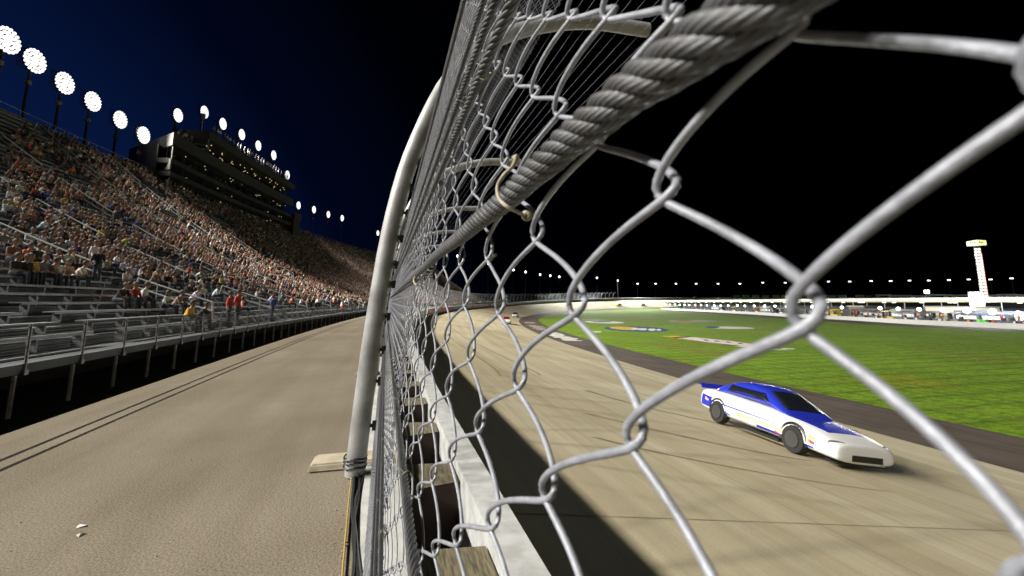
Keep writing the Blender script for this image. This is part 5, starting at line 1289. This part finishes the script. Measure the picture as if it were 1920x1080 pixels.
# billboards above the far wall, trailers beyond it
BB = [(1381, 'grey', (.10, .12, .11)), (1399, 'green', (.12, .32, .10)), (1417, 'white', (.40, .40, .38)), (1436, 'slate', (.16, .19, .25)), (1455, 'rust', (.28, .18, .15)), (1472, 'olive', (.25, .24, .08)), (1529, 'dull olive', (.12, .14, .06)), (1544, 'pale', (.42, .45, .42)), (1561, 'blue', (.12, .20, .28)), (1579, 'white', (.44, .44, .44)), (1613, 'sand', (.38, .33, .18)), (1628, 'black', (.05, .05, .05))]
for i, (x, nm, c) in enumerate(BB):
    s_, z_ = at_line(x, 556, -2.5, lo=200, hi=900); q = P(s_, -2.5, 0); r_ = math.hypot(q[0], q[1]); zf = lambda y: r_ * ray(x, y)[2] / math.hypot(*ray(x, y)[:2])
    root = empty('billboard', (q[0], q[1], zf(561)), -float(head(s_)) + R(90), f'{nm} billboard above the far wall, ' + ordn[i] + ' from the left', 'billboard', 'billboards above the far wall')
    if (Matrix.Rotation(root.rotation_euler.z, 3, 'Z') @ Vector((0, -1, 0))).dot(Vector((-q[0], -q[1], 0))) < 0: root.rotation_euler.z += math.pi
    w_ = r_ / FPX * 8.0 * .72; h_ = zf(553.2) - zf(558.5); zb_ = zf(558.5) - zf(561)
    mb = MB(); mb.box(-w_, w_, 0, .15, zb_, zb_ + h_); b = mb.build('board', M['trim'], root); b.color = (*c, 1)
    mb = MB(); mb.box(-w_ * .62, w_ * .62, -.04, -.003, zb_ + h_ * .42, zb_ + h_ * .60); b = mb.build('print', M['trim'], root); b.color = (*[min(.5, v * 2.2 + .03) if max(c) < .3 else v * .45 for v in c], 1)
    mb = MB()
    for sx in (-.7, .7): mb.tube([(sx * w_, .08, -2.0), (sx * w_, .08, zb_)], .1, 5)
    mb.build('leg', M['dark_metal'], root)
M['rv'] = mat('white_trailer_panel', (.62, .62, .60), .5)
for i, x in enumerate((1655, 1676, 1697, 1716, 1742, 1756, 1771, 1786, 1803, 1818, 1868, 1886, 1900, 1916)):
    s_, _ = at_line(x, 552, -11, lo=200, hi=1000); q = P(s_, -11, 0); r_ = math.hypot(q[0], q[1]); zf = lambda y: r_ * ray(x, y)[2] / math.hypot(*ray(x, y)[:2])
    root = empty('camper_van', (q[0], q[1], zf(563) - 0.5), R(90) - float(head(s_)) + random.uniform(-.2, .2), f'white camper parked on the bank beyond the far wall, {ordn[i]} from the left', 'camper', 'campers beyond the far wall')
    k = (zf(551 + random.uniform(0, 3)) - zf(563) + .5) / 3.2; L = 3.0
    mb = MB(); mb.box(-L, L, -1.2, 1.2, .5, 3.2); mb.build('body', M['rv'], root, False, .15); mb = MB(); mb.add([(L, -1.1, .5), (L + 1.6, -1.1, .5), (L + 1.6, 1.1, .5), (L, 1.1, .5), (L, -1.1, 2.2), (L + .6, -1.0, 2.2), (L + .6, 1.0, 2.2), (L, 1.1, 2.2)], [(3, 2, 1, 0), (4, 5, 6, 7), (0, 1, 5, 4), (1, 2, 6, 5), (2, 3, 7, 6), (3, 0, 4, 7)]); mb.build('cab', M['rv'], root)
    for s in (-1, 1):
        mb = MB(); mb.box(-L * .7, L * .7, s * 1.21 - .01, s * 1.21 + .01, 1.7, 2.4); mb.build('window_band', M['dark_glass'], root)
        for xx in (-2, 2.8): mb = MB(); mb.lathe((xx, s * 1.05, .4), [(.15, -.1), (.4, -.1), (.4, .1), (.15, .1)], 10, 0, 'y'); mb.build('wheel', M['tyre'], root)
    root.scale = (max(.6, k),) * 3
mb = MB(); 
sh_ = sheet('bank', np.arange(200, 1100, 8.0), np.array([-60, -20, -6.0, -.3]), lambda n: -2.0 + 0 * n, M['dark_ground'])
# parked vehicles and a truck behind the far fence in the bend
PK = [(884, 575, (.75, .75, .75), 'white'), (903, 575.5, (.7, .7, .7), 'silver'), (918, 575, (.75, .75, .76), 'white'), (936, 574.5, (.72, .7, .68), 'pale'), (951, 574, (.7, .7, .7), 'white'), (858, 573, (.6, .35, .05), 'orange')]
def parked(loc, rz, c, lab):
    root = empty('parked_car', loc, rz, lab, 'car', 'vehicles behind the fence in the bend')
    st = [(-2.2, .72, .4, .85), (-2.0, .85, .3, .98), (-1.0, .88, .28, 1.0), (.6, .88, .28, .98), (1.8, .85, .28, .85), (2.2, .72, .35, .7)]
    V = []; F = []
    for x, hw, a, b in st: V += [(x, -hw, a), (x, -hw, b - .1), (x, -hw * .85, b), (x, hw * .85, b), (x, hw, b - .1), (x, hw, a)]
    for i in range(5):
        for j in range(6): F.append((i * 6 + j, i * 6 + (j + 1) % 6, (i + 1) * 6 + (j + 1) % 6, (i + 1) * 6 + j))
    F += [tuple(range(6))[::-1], tuple(30 + j for j in range(6))]
    mb = MB(); mb.add(V, F); b = mb.build('body', M['trim'], root); b.color = (*c, 1)
    mb = MB(); mb.hexa([(-1.7, -.8, 1.0), (1.0, -.8, 1.0), (1.0, .8, 1.0), (-1.7, .8, 1.0), (-1.2, -.62, 1.48), (.3, -.62, 1.48), (.3, .62, 1.48), (-1.2, .62, 1.48)]); mb.build('cabin', M['dark_glass'], root)
    mb = MB(); mb.hexa([(-1.2, -.63, 1.482), (.3, -.63, 1.482), (.3, .63, 1.482), (-1.2, .63, 1.482), (-1.1, -.58, 1.53), (.2, -.58, 1.53), (.2, .58, 1.53), (-1.1, .58, 1.53)]); b = mb.build('roof', M['trim'], root); b.color = (*c, 1)
    for xx in (-1.35, 1.35):
        for s in (-1, 1): mb = MB(); mb.lathe((xx, s * .78, .33), [(.15, -.1), (.33, -.1), (.33, .1), (.15, .1)], 12, 0, 'y'); mb.build('wheel', M['tyre'], root)
for i, (x, y, c, nm) in enumerate(PK):
    s_, z_ = at_line(x, y, -6, lo=60, hi=500); q = P(s_, -6, -1.29)
    parked(q, R(90) - float(head(s_)), c, f'{nm} car parked behind the catch fence in the bend, {ordn[i]} of six')
